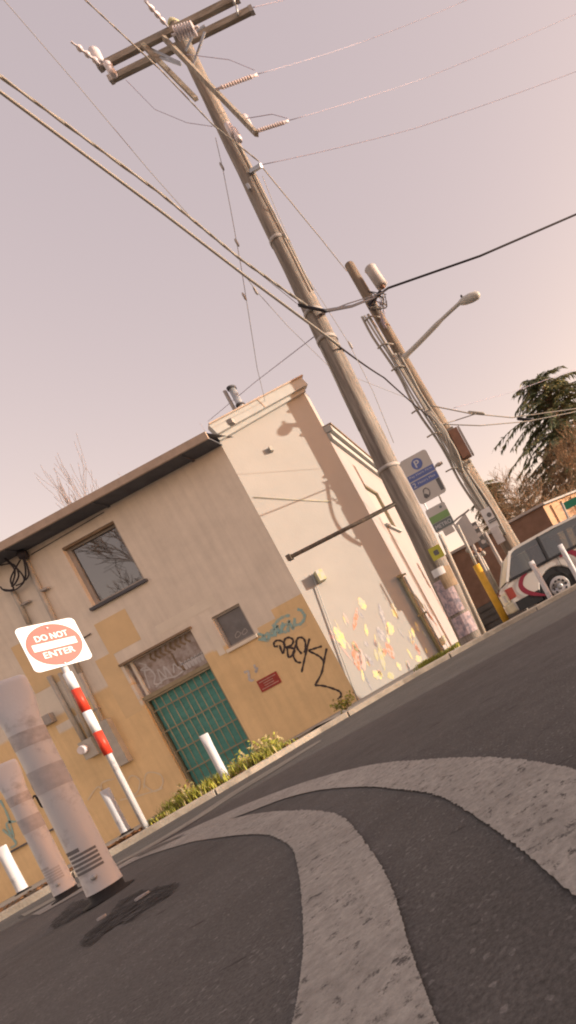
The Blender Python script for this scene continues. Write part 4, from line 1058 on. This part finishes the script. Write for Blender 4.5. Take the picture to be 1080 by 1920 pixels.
mb = MB(); mb.poly(rrect(c-v*H_*.30+u*W_*.40+F, u, v, W_*.13, H_*.26, .004), .001, (0, -1, 0)); mb.build('dark_print', M['signdark'], o); mb = MB()
ribbon(mb, [c+F+u*a*W_+v*b*H_ for a, b in ((-.25, -.40), (-.2, -.26), (-.08, -.24), (-.02, -.33), (-.12, -.42), (-.22, -.36))], .014, (0, -1, 0)); ribbon(mb, [c+F+u*a*W_+v*b*H_ for a, b in ((-.24, -.42), (-.14, -.36))], .05, (0, -1, 0)); mb.build('dark_print', M['signdark'], o)
o, c, u, v = panel((825, 970), 40*sc_, 47*sc_, YG-.05, M['parkbase'], r=.03)
W_, H_ = 40*sc_, 47*sc_
mb = MB(); mb.poly(rrect(c+v*H_*.03+F, u, v, W_*.96, H_*.28, .004), .001, (0, -1, 0)); mb.build('green_band', M['busgreen'], o)
mb = MB(); mb.poly(rrect(c-v*H_*.29+F, u, v, W_*.96, H_*.32, .01), .001, (0, -1, 0)); n = 16
mb.add([c+v*H_*.36+u*W_*.25+F+(u*math.cos(2*math.pi*k/n)+v*math.sin(2*math.pi*k/n))*.022 for k in range(n)], [list(range(n))]); mb.build('dark_band', M['busdark'], o)
mb = MB(); add_text(mb, 'METRO', c-v*H_*.30+F*2, u, v, W_*.8, H_*.17, .002); mb.build('lettering', M['signtxt'], o)
tagp = MB(); c = P(818, 1036, YP-.30); tagp.poly(rrect(c, Vector((1, 0, 0)), Vector((0, 0, 1)), .19, .20, .01), .004, (0, -1, 0)); tp_ = tagp.build('yellow_notice', M['yellowtag'], None, c)
tag(tp_, 'small square yellow notice fixed low on the tall pole', 'notice')
mb = MB(); mb.poly(rrect(c+Vector((0, -.003, 0)), Vector((1, 0, 0)), Vector((0, 0, 1)), .08, .08, .02), .001, (0, -1, 0)); mb.build('symbol', M['signdark'], tp_)

# ------------------------------------------------------------------ yellow post, diamond sign, signals behind
YY = 10.2
yb = P(932, 1132, YY); yt = P(860, 1000, YY)
yp = thing('yellow_post', 'yellow painted steel post rising behind the parking sign', 'post', Vector((yb.x, yb.y, -.22)))
MB().tube([Vector((yb.x, yb.y, -.22)), yb.lerp(yt, .55)], .075, 12).build('sleeve', M['yellowpost'], yp)
MB().tube([yb.lerp(yt, .5), P(858, 985, YY)], .03, 10).build('pipe', M['conduit'], yp)
c = P(840, 992, YY); MB().box(c, (.22, .04, .2)).build('small_plate', M['parkbase'], yp)
MB().tube(smooth_path([P(845, 985, YY), P(858, 972, YY), P(872, 962, YY), P(880, 955, YY)], 4), .02, 7).build('bracket', M['greymetal'], yp)
dm = thing('sign_back', 'grey back of a diamond shaped road sign behind the yellow post', 'sign', Vector((P(915, 1110, 10.8).x, 10.8, -.22)))
c = P(874, 993, 10.8)
MB().poly([P(a, b, 10.8) for a, b in ((872, 962), (901, 1012), (877, 1026), (852, 985))], .012, (0, -1, 0)).build('panel', M['signgrey'], dm)
MB().tube([P(880, 1010, 10.83), P(932, 1112, 10.83)], .035, 8).build('post', M['greymetal'], dm)
MB().tube([P(896, 1032, 10.9), P(935, 1106, 10.9)], .03, 8).build('post', M['conduit'], dm)
for i in range(5):
    c = P(878+i*7, 1032+(i % 3)*6, 10.7); MB().lathe(c, (0, -1, 0), [(0, .03), (.03, .06), (.06, .02)], 8).build('fitting', M['rust' if i % 2 else 'palecable'], dm)
ts = thing('traffic_signal', 'small dark traffic signal with three round lenses in the gap between poles', 'traffic signal', P(897, 1003, 16))
c = P(898, 1004, 16); MB().box(c, (.24, .25, .85)).build('housing', M['signdark'], ts)
for i in (-1, 0, 1): MB().lathe(c+Vector((.03, -.125, i*.26)), (0, -1, 0), [(0, .065), (.05, .065)], 12).build('lens', M['spraywhite'], ts)
MB().tube([c+Vector((.2, .1, 0)), c+Vector((.2, .1, -3))], .06, 8).build('post', M['greymetal'], ts)
fl = thing('street_lamp', 'tiny far street lamp seen between parking sign and lamp pole', 'street lamp', Vector((P(845, 1000, 28).x, 28, -.3)))
MB().tube(smooth_path([Vector((P(836, 960, 28).x+.3, 28, -.3)), P(838, 960, 28), P(815, 900, 28), P(812, 885, 28), P(818, 873, 28)], 5), .05, 7).build('post', M['greymetal'], fl)
MB().lathe(P(816, 874, 28), P(828, 868, 28)-P(816, 874, 28), [(0, .06), (.2, .12), (.45, .08)], 8).build('lamp_head', M['greymetal'], fl)
sg = thing('street_name_sign', 'green street name blade on grey post above the car roof', 'sign', Vector((P(1062, 985, 14).x, 14, -.25)))
MB().tube([Vector((P(1062, 985, 14).x, 14, -.25)), P(1053, 943, 14)], .035, 8).build('post', M['greymetal'], sg)
q = [P(a, b, 13.95) for a, b in ((1056, 943), (1100, 921), (1106, 934), (1062, 956))]
MB().poly(q, .01, (0, -1, 0)).build('blade', M['greensign'], sg)

# ------------------------------------------------------------------ car
YCAR = 9.9; AC = R(9)
wc = P(1050, 1099, YCAR)
RW = .33
cz = wc.z-RW                                     # level the tyres stand on
cu_ = Vector((math.cos(AC), math.sin(AC), 0)); cw = Vector((-math.sin(AC), math.cos(AC), 0)); cO = Vector((wc.x, wc.y, cz))-cu_*.98
def CP(l, w_, z): return cO+cu_*l+cw*w_+Vector((0, 0, z))
car = thing('parked_car', 'cream estate car with maroon flame stripes and black sills parked behind the kerb', 'car', CP(2.2, .85, 0))
WDT = 1.72
def side_prism(mb, prof, w0, w1, mi=0):
    n = len(prof); a = [CP(l, w0, z) for l, z in prof]; b = [CP(l, w1, z) for l, z in prof]
    mb.add(a+b, [list(range(n)), list(reversed(range(n, 2*n)))]+[((i+1) % n, i, n+i, n+(i+1) % n) for i in range(n)], mi=mi)
def arch(cx, r, n=10): return [(cx+r*math.cos(R(180-180*i/n)), .33+r*math.sin(R(180-180*i/n))) for i in range(n+1)]
low = [(.03, .30)]+[(.57, .26)]+arch(.98, .40)+[(1.40, .24), (3.15, .24)]+arch(3.62, .40)+[(4.05, .26), (4.42, .32), (4.46, .55), (4.38, .72), (3.3, .86), (.10, .88), (.02, .80), (0, .55)]
mb = MB(); side_prism(mb, low, 0, WDT); body = mb.build('body', M['carwhite'], car)
bv = body.modifiers.new('bevel', 'BEVEL'); bv.width = .03; bv.segments = 3; bv.limit_method = 'ANGLE'; bv.angle_limit = R(40)
# black lower cladding, in two boards around the wheel
for pr in ([(.06, .27), (.555, .25), (.585, .40), (.585, .47), (.06, .47)], [(1.385, .225), (3.18, .225), (3.18, .47), (1.36, .47)]):
    mb = MB(); side_prism(mb, pr, -.012, .03); mb.build('cladding', M['cladding'], car)
# greenhouse
gh0, gh1 = .88, 1.40; ins = .10
def GP(l, w_, z): return CP(l, w_+(ins*(z-gh0)/(gh1-gh0))*(1 if w_ < WDT/2 else -1), z)
rp = [(.42, 1.385), (.55, 1.43), (1.4, 1.455), (2.3, 1.43), (2.42, 1.40)]
mb = MB()
top = [GP(l, 0, z) for l, z in rp]+[GP(l, WDT, z) for l, z in rp]; n = len(rp)
bot = [p-Vector((0, 0, .05)) for p in top]
mb.add(top, [(i, i+1, n+i+1, n+i) for i in range(n-1)], True); mb.add(bot, [(i, n+i, n+i+1, i+1) for i in range(n-1)])
for s_ in (0, n): mb.add([top[s_+i] for i in range(n)]+[bot[s_+i] for i in range(n)], [(i, n+i, n+i+1, i+1) for i in range(n-1)])
mb.add([top[0], top[n], bot[n], bot[0]], [(0, 1, 2, 3)]); mb.add([top[n-1], top[2*n-1], bot[2*n-1], bot[n-1]], [(0, 1, 2, 3)])
mb.build('roof', M['carwhite'], car)
for w_ in (0, WDT):
    for (l0, l1, wd) in ((.10, .44, .11), (1.02, 1.06, .09), (2.02, 2.05, .09), (3.2, 2.40, .07)):
        MB().bar(GP(l0, w_, gh0), GP(l1, w_, 1.39), .05, wd, cw).build('pillar', M['cladding'] if .5 < l0 < 3 else M['carwhite'], car)
    MB().bar(GP(.12, w_, gh0+.01), GP(3.2, w_, gh0-.01), .05, .05).build('waist_rail', M['cladding'], car)
    g_ = MB()
    for (a, b, c_, d_) in ((.16, 1.02, .46, 1.04), (1.06, 2.02, 1.08, 2.03), (2.06, 3.1, 2.07, 2.40)):
        g_.add([GP(a, w_+.012, gh0), GP(b, w_+.012, gh0), GP(d_, w_+.012, 1.385), GP(c_, w_+.012, 1.385)], [(0, 1, 2, 3)])
    g_.build('side_glass', M['carglass'], car)
MB().add([GP(.10, .06, gh0+.02), GP(.10, WDT-.06, gh0+.02), GP(.43, WDT-.06, 1.37), GP(.43, .06, 1.37)], [(0, 1, 2, 3)]).build('rear_glass', M['carrear'], car)  # opaque cream: sunlight on the rear painted over the glass
MB().add([GP(3.25, .06, gh0), GP(3.25, WDT-.06, gh0), GP(2.42, WDT-.06, 1.38), GP(2.42, .06, 1.38)], [(0, 1, 2, 3)]).build('windscreen', M['carglass'], car)
for l in (1.35, 2.3):
    for w_ in (.45, 1.27):
        mb = MB(); mb.box(CP(l, w_, .95), (.16, .46, .5), Matrix.Rotation(AC, 3, 'Z') @ Matrix.Rotation(R(-12), 3, 'Y')); mb.box(CP(l-.07, w_, 1.25), (.1, .26, .16), Matrix.Rotation(AC, 3, 'Z')); mb.build('seat', M['seat'], car)
# rear: bumper, plate, lamps
mb = MB(); mb.box(CP(-.04, WDT/2, .40), (.16, WDT*.98, .2), Matrix.Rotation(AC, 3, 'Z')); bp_ = mb.build('bumper', M['carrear'], car); b_ = bp_.modifiers.new('bevel', 'BEVEL'); b_.width = .03; b_.segments = 2
mb = MB(); mb.box(CP(-.012, WDT/2, .62), (.02, WDT*.9, .22), Matrix.Rotation(AC, 3, 'Z')); mb.build('tailgate', M['carrear'], car)
MB().box(CP(-.03, WDT*.4, .62), (.015, .5, .14), Matrix.Rotation(AC, 3, 'Z')).build('number_plate', M['white'], car)
for w_ in (.11, WDT-.11): MB().box(CP(.05, w_, .66), (.13, .235, .22), Matrix.Rotation(AC, 3, 'Z')).build('tail_lamp', M['tail'], car)
MB().box(CP(.075, -.004, .66), (.12, .012, .2), Matrix.Rotation(AC, 3, 'Z')).build('tail_lamp', M['tail'], car)
MB().box(CP(1.72, -.012, .80), (.14, .02, .03), Matrix.Rotation(AC, 3, 'Z')).build('door_handle', M['cladding'], car)
MB().box(CP(2.02, -.006, .6), (.008, .006, .55), Matrix.Rotation(AC, 3, 'Z')).build('door_gap', M['cladding'], car)
MB().box(CP(1.20, -.006, .68), (.008, .006, .38), Matrix.Rotation(AC, 3, 'Z')).build('door_gap', M['cladding'], car)
for l in (.98, 3.62):
    for w_, s_ in ((.09, -1), (WDT-.09, 1)):
        a = CP(l, w_, RW); wh = MB().lathe(a-cw*.09, cw, [(0, RW-.07), (.02, RW-.015), (.05, RW), (.13, RW), (.16, RW-.015), (.18, RW-.07)], 28).build('wheel', M['tyre'], car)
        f = a+cw*(.094*s_); mb = MB()
        mb.lathe(f, cw*s_, [(-.05, .19), (.0, .205), (.006, .195), (.002, .17)], 28); rim = mb.build('rim', M['rim'], wh)
        mb = MB(); mb.lathe(f+cw*s_*.004, cw*s_, [(0, .06), (.02, .055), (.03, .03)], 14); mb.build('hub_cap', M['galv'], wh)
        mb = MB()
        for k in range(10):
            t = 2*math.pi*k/10; mb.box(f+cw*s_*.006+cu_*math.cos(t)*.13+Vector((0, 0, 1))*math.sin(t)*.13, (.035, .004, .05), Matrix.Rotation(AC, 3, 'Z') @ Matrix.Rotation(-t, 3, 'Y'))
        mb.build('vent_slot', M['cladding'], wh)
    MB().lathe(CP(l, .01, RW), cw, [(0, .385), (.3, .385)], 24).build('wheel_well', M['cladding'], car)
def flame(pts, wd):
    mb = MB(); ribbon(mb, [CP(l, -.016, z) for l, z in pts], wd, -cw, taper=True); mb.build('flame_stripe', M['maroon'], car)
flame([(.52, .86), (.40, .82), (.30, .70), (.34, .55), (.48, .42), (.66, .30)], .10)
flame([(1.25, .84), (1.45, .84), (1.58, .72), (1.62, .58), (1.80, .50), (2.05, .50)], .12)
flame([(1.92, .86), (1.86, .74), (1.95, .62), (2.15, .58)], .10)

# ------------------------------------------------------------------ far building
YB = 20.0
cb = P(1017, 948, YB); lb_ = P(860, 1022, YB)
fb = thing('brown_building', 'low brown building with dark sidings and sunlit peach end wall behind the car', 'building', Vector((cb.x, YB, -.3)))
zt = cb.z
MB().bbox((cb.x-7.2, YB, .75), (cb.x, YB+.3, zt)).build('wall', M['brick'], fb)
MB().bbox((cb.x-7.2, YB+.02, -.3), (cb.x, YB+.3, .748)).build('plinth', M['brickdark'], fb)
for i in range(4): MB().bbox((cb.x-7.15, YB-.03, -.25+i*.26), (cb.x-.05, YB+.018, -.04+i*.26)).build('siding_board', M['brickdark'], fb)
MB().bbox((cb.x-7.3, YB-.1, zt+.002), (cb.x+.05, YB+.4, zt+.1)).build('coping', M['greymetal'], fb)
e = Vector((cb.x, YB, 0)); d = Vector((.80, .60, 0)); nrm = Vector((.6, -.8, 0))
q = [e+Vector((.003, 0, -.3)), e+d*3.4+Vector((0, 0, -.3)), e+d*3.4+Vector((0, 0, zt-.02)), e+Vector((.003, 0, zt-.02))]
MB().poly(q, .25, nrm).build('wall', M['peach'], fb)
for i in range(5): MB().bar(e+d*(.4+i*.6)+nrm*.03+Vector((0, 0, .2)), e+d*(.4+i*.6)+nrm*.03+Vector((0, 0, zt-.1)), .04, .06, nrm).build('pilaster', M['peach'], fb)
MB().bar(e+nrm*.03+Vector((0, 0, zt+.03)), e+d*3.45+nrm*.03+Vector((0, 0, zt+.03)), .2, .08).build('coping', M['cornice'], fb)
# ------------------------------------------------------------------ trees
def branch_tree(root_loc, h, seed, label, barkm, levels=5, spread=.55, r0=.12, upright=.5, name='bare_tree', twig=.006, kids=4, leanv=(0, 0), group=None, droop=0):
    rnd = random.Random(seed); root = thing(name, label, 'tree', root_loc, group); trunk = MB(); crown = MB(); base = Vector(root_loc)
    def grow(p, d, L_, r, lev):
        n = 4 if lev < 2 else 3; pts = [p]; q = p
        for i in range(n):
            d = (d+Vector((rnd.gauss(0, .12), rnd.gauss(0, .12), rnd.gauss(0, .06)+.05*upright-(droop if lev > 2 else 0)))).normalized(); q = q+d*L_/n; pts.append(q)
        rad = [max(twig, r*(1-.55*i/n)) for i in range(n+1)]
        (trunk if lev == 0 else crown).tube(pts, rad, 7 if lev == 0 else (5 if lev < 3 else 3), cap=False)
        if lev >= levels: return
        nk = kids+(1 if lev == 0 else 0)+rnd.randint(0, 1)
        for k in range(nk):
            t = rnd.uniform(.35, 1.0) if k else 1.0; i = min(n-1, int(t*n)); s_ = pts[i].lerp(pts[i+1], t*n-i)
            ax = Vector((rnd.gauss(0, 1), rnd.gauss(0, 1), rnd.gauss(0, .4))); ax -= d*ax.dot(d); ax.normalize()
            nd = (d*(1-spread*.5)+ax*spread*rnd.uniform(.6, 1.1)+Vector((0, 0, upright*.35))).normalized()
            grow(s_, nd, L_*rnd.uniform(.55, .78), max(twig, r*rnd.uniform(.38, .55)), lev+1)
    grow(base, Vector((leanv[0], leanv[1], 1)).normalized(), h*.40, r0, 0)
    trunk.build('trunk', barkm, root); crown.build('crown', barkm, root); return root
def conifer(root_loc, h, rad, seed, label, top_bend=(0, 0)):
    rnd = random.Random(seed); root = thing('conifer', label, 'tree', root_loc); base = Vector(root_loc)
    tip = base+Vector((top_bend[0], top_bend[1], h))
    MB().tube([base, base.lerp(tip, .4), base.lerp(tip, .75), tip], [.28, .2, .1, .02], 9).build('trunk', M['bark'], root)
    cr_ = MB(); limbs = MB(); nl = int(h*30)
    for i in range(nl):
        t = .10+.88*(i/nl)**.9; p = base.lerp(tip, t); a = rnd.uniform(0, 2*math.pi); L_ = rad*(1-t)**.42*rnd.uniform(.4, 1.12)+.25
        d = Vector((math.cos(a), math.sin(a), .25)); pts = [p]; q = p; m = 6
        for k in range(m):
            d = (d+Vector((rnd.gauss(0, .08), rnd.gauss(0, .08), -.13+rnd.gauss(0, .04)))).normalized(); q = q+d*L_/m; pts.append(q)
        limbs.tube(pts, [.035*(1-.8*k/m) for k in range(m+1)], 4, cap=False)
        for k in range(int(14+L_*30)):
            u = rnd.uniform(.12, 1.0); j = min(m-1, int(u*m)); c = pts[j].lerp(pts[j+1], u*m-j)
            dirb = (pts[j+1]-pts[j]).normalized(); sd = dirb.cross(Vector((0, 0, 1))).normalized()*rnd.choice((-1, 1))
            fd = (dirb*rnd.uniform(.3, 1)+sd*rnd.uniform(.3, 1)+Vector((0, 0, rnd.uniform(-.55, .15)))).normalized(); fl_ = rnd.uniform(.18, .5)*(1.15-.4*u)
            wv = fd.cross(Vector((rnd.gauss(0, .5), rnd.gauss(0, .5), 1))).normalized()*rnd.uniform(.02, .045)
            mi = 1 if rnd.random() < (.5 if math.cos(a) > 0 else .22) else 0  # sunward limbs get more of the needles coloured as lit
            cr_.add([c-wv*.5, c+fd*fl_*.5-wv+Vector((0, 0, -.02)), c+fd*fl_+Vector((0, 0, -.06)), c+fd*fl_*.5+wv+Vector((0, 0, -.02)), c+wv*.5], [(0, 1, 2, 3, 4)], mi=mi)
    limbs.build('limbs', M['bark'], root); cr_.build('crown', [M['needle'], M['needle_sunlit']], root); return root
tl = P(1020, 702, 27)
conifer((tl.x-.9, 27, -.3), tl.z+.5, 6.6, 11, 'tall dark conifer with drooping sprays above the car', (.6, 0))
c2 = P(1150, 740, 31); conifer((c2.x+.6, 30, -.3), c2.z+.3, 4.8, 12, 'second conifer at the right edge, half cut off by frame')
c3 = P(905, 925, 31); conifer((P(950, 990, 31).x, 31, -.3), P(925, 880, 31).z, 2.6, 13, 'small dark conifer low behind the brown building')
for i, (px, py, y, h, lab) in enumerate(((965, 985, 22.5, 5.6, 'red brown bare shrub tree left of the green street sign, nearest the poles'), (1010, 965, 22.8, 5.9, 'red brown bare shrub tree in the middle behind the peach wall'), (1058, 940, 23.4, 6.4, 'red brown bare shrub tree at right before the conifer'))):
    branch_tree((P(px, py, y).x, y, -.3), h, 20+i, lab, M['reddish'], 5, .7, .07, .45, 'bare_shrub', .007, 4, group='bare shrubs behind the brown building')
yq = 30; q = P(120, 945, yq)
branch_tree((P(150, 1000, yq).x-1.3, yq, -1.2), P(72, 845, yq).z*.93+1.2, 31, 'pale bare poplar tree rising behind the flat roof at left', M['barkgrey'], 4, .22, .13, 1.6, 'bare_tree', .012, 4)
for i, (px, py) in enumerate(((233, 860), (288, 830))):
    q = P(px, py, 34); branch_tree((q.x+.6, 34, -1), q.z+1.2, 40+i, ('thin bare twig top just above roof, left of two', 'thin bare twig top just above roof, right of two')[i], M['barkgrey'], 3, .2, .07, 1.6, 'bare_tree', .01, 3)
# out of frame: tree mirrored in the window, building added to shade the road
branch_tree((-17.0, -7.0, -.4), 15, 51, 'bare street tree across the road behind the viewer, mirrored in window', M['bark'], 6, .6, .25, .3, 'bare_tree', .012, 4)
hb = thing('shade_building', 'plain tan unseen building, added outside the view at right to shade the road', 'building', (24, -12, 0))
MB().bbox((14, -40, -.3), (34, 4.3, 7.5)).build('wall', M['mauve'], hb)
MB().bbox((13.7, -40.3, 7.502), (34.3, 4.6, 7.8)).build('roof', M['roofing'], hb)

# ------------------------------------------------------------------ verge plants
def blades(mb, c, n, h, spread, rnd, mi=0, mix=.0):
    for _ in range(n):
        p = Vector(c)+Vector((rnd.gauss(0, spread), rnd.gauss(0, spread*.6), -.01)); a = rnd.uniform(0, 6.28); hh = h*rnd.uniform(.4, 1.15); b = rnd.uniform(.1, .7)*hh
        w_ = Vector((math.cos(a+1.57), math.sin(a+1.57), 0))*rnd.uniform(.004, .009); d = Vector((math.cos(a), math.sin(a), 0))*b
        q = 1 if rnd.random() < mix else mi
        mb.add([p-w_, p+w_, p+d*.35+Vector((0, 0, hh*.65))+w_*.7, p+d*.35+Vector((0, 0, hh*.65))-w_*.7, p+d+Vector((0, 0, hh))], [(0, 1, 2, 3), (3, 2, 4)], mi=q)
rnd = random.Random(77); gr = MB()
def bed(px, py, yo=.3):
    q = P(px, py, 1.0); y = bed_y(q.x, yo)
    return Vector((q.x*y, y, zg(q.x*y)+.075))
for i in range(70):
    t = i/69; c = bed(285+t*255, 1545-t*150, rnd.uniform(.2, .75)); dens = 1.0 if .1 < t < .62 or .72 < t < .95 else .5
    blades(gr, c, int(75*dens*rnd.choice((.3, .7, 1, 1.2))), rnd.uniform(.07, .15)*(1.2 if .15 < t < .9 else .7), .07, rnd, 0, .18)
for i in range(26):
    px = 790+rnd.uniform(-5, 80); c = bed(px, 1255-(px-790)*.52, rnd.uniform(.5, 1.2)); blades(gr, c, 45, .08, .06, rnd, 0, .1)
tag(gr.build('grass', [M['grass'], M['drygrass']]), 'rough sunlit grass along the foot of the wall', 'grass', kind='stuff')
lf = MB()
for i in range(1500):
    px = rnd.uniform(-20, 560) if i % 3 else rnd.gauss(235, 25); t = (px-280)/255; c = bed(px, 1548-t*148, rnd.uniform(.16, .7)); a = rnd.uniform(0, 6.28); s_ = rnd.uniform(.012, .03)
    u = Vector((math.cos(a), math.sin(a), rnd.uniform(-.5, .5)))*s_; v = Vector((-math.sin(a), math.cos(a), rnd.uniform(-.5, .5)))*s_*.6; c.z += rnd.uniform(0, .03)
    lf.add([c-u, c-v, c+u, c+v], [(0, 1, 2, 3)])
tag(lf.build('leaf_litter', M['leaf']), 'brown dead leaves scattered in the bed behind the kerb', 'leaves', kind='stuff')
def weed(px, py, h, n, seed, label, yo):
    rnd = random.Random(seed); c = bed(px, py, yo); root = thing('weed', label, 'plant', c); mb = MB(); s2 = MB()
    for i in range(n):
        a = rnd.uniform(0, 6.28); b = rnd.uniform(.2, .9)*h; hh = h*rnd.uniform(.5, 1.1); e = c+Vector((math.cos(a)*b, math.sin(a)*b, hh)); mid = c.lerp(e, .5)+Vector((0, 0, .08*h)); s2.tube([c, mid, e], [.006, .005, .003], 3, cap=False)
        for k in range(12):
            t = rnd.uniform(.3, 1); p = c.lerp(e, t)+Vector((rnd.gauss(0, .03), rnd.gauss(0, .03), rnd.gauss(0, .03))); u = Vector((rnd.gauss(0, 1), rnd.gauss(0, 1), rnd.gauss(0, 1))).normalized()*.03; v = u.orthogonal().normalized()*.015
            mb.add([p-u, p-v, p+u, p+v], [(0, 1, 2, 3)], mi=0 if rnd.random() < .65 else 1)
    s2.build('stems', M['drygrass'], root); mb.build('leaves', [M['grass'], M['drygrass']], root)
weed(507, 1408, .24, 22, 1, 'leafy weed beside the right jamb of the teal door', .8)
weed(650, 1330, .22, 16, 2, 'yellowish weed at the building corner under black graffiti tail', 1.4)
weed(455, 1428, .2, 10, 3, 'dry tufted weed between the white post and leafy weed', .7)
weed(345, 1500, .22, 9, 4, 'stalky dry weed at the left foot of the teal door', .6)
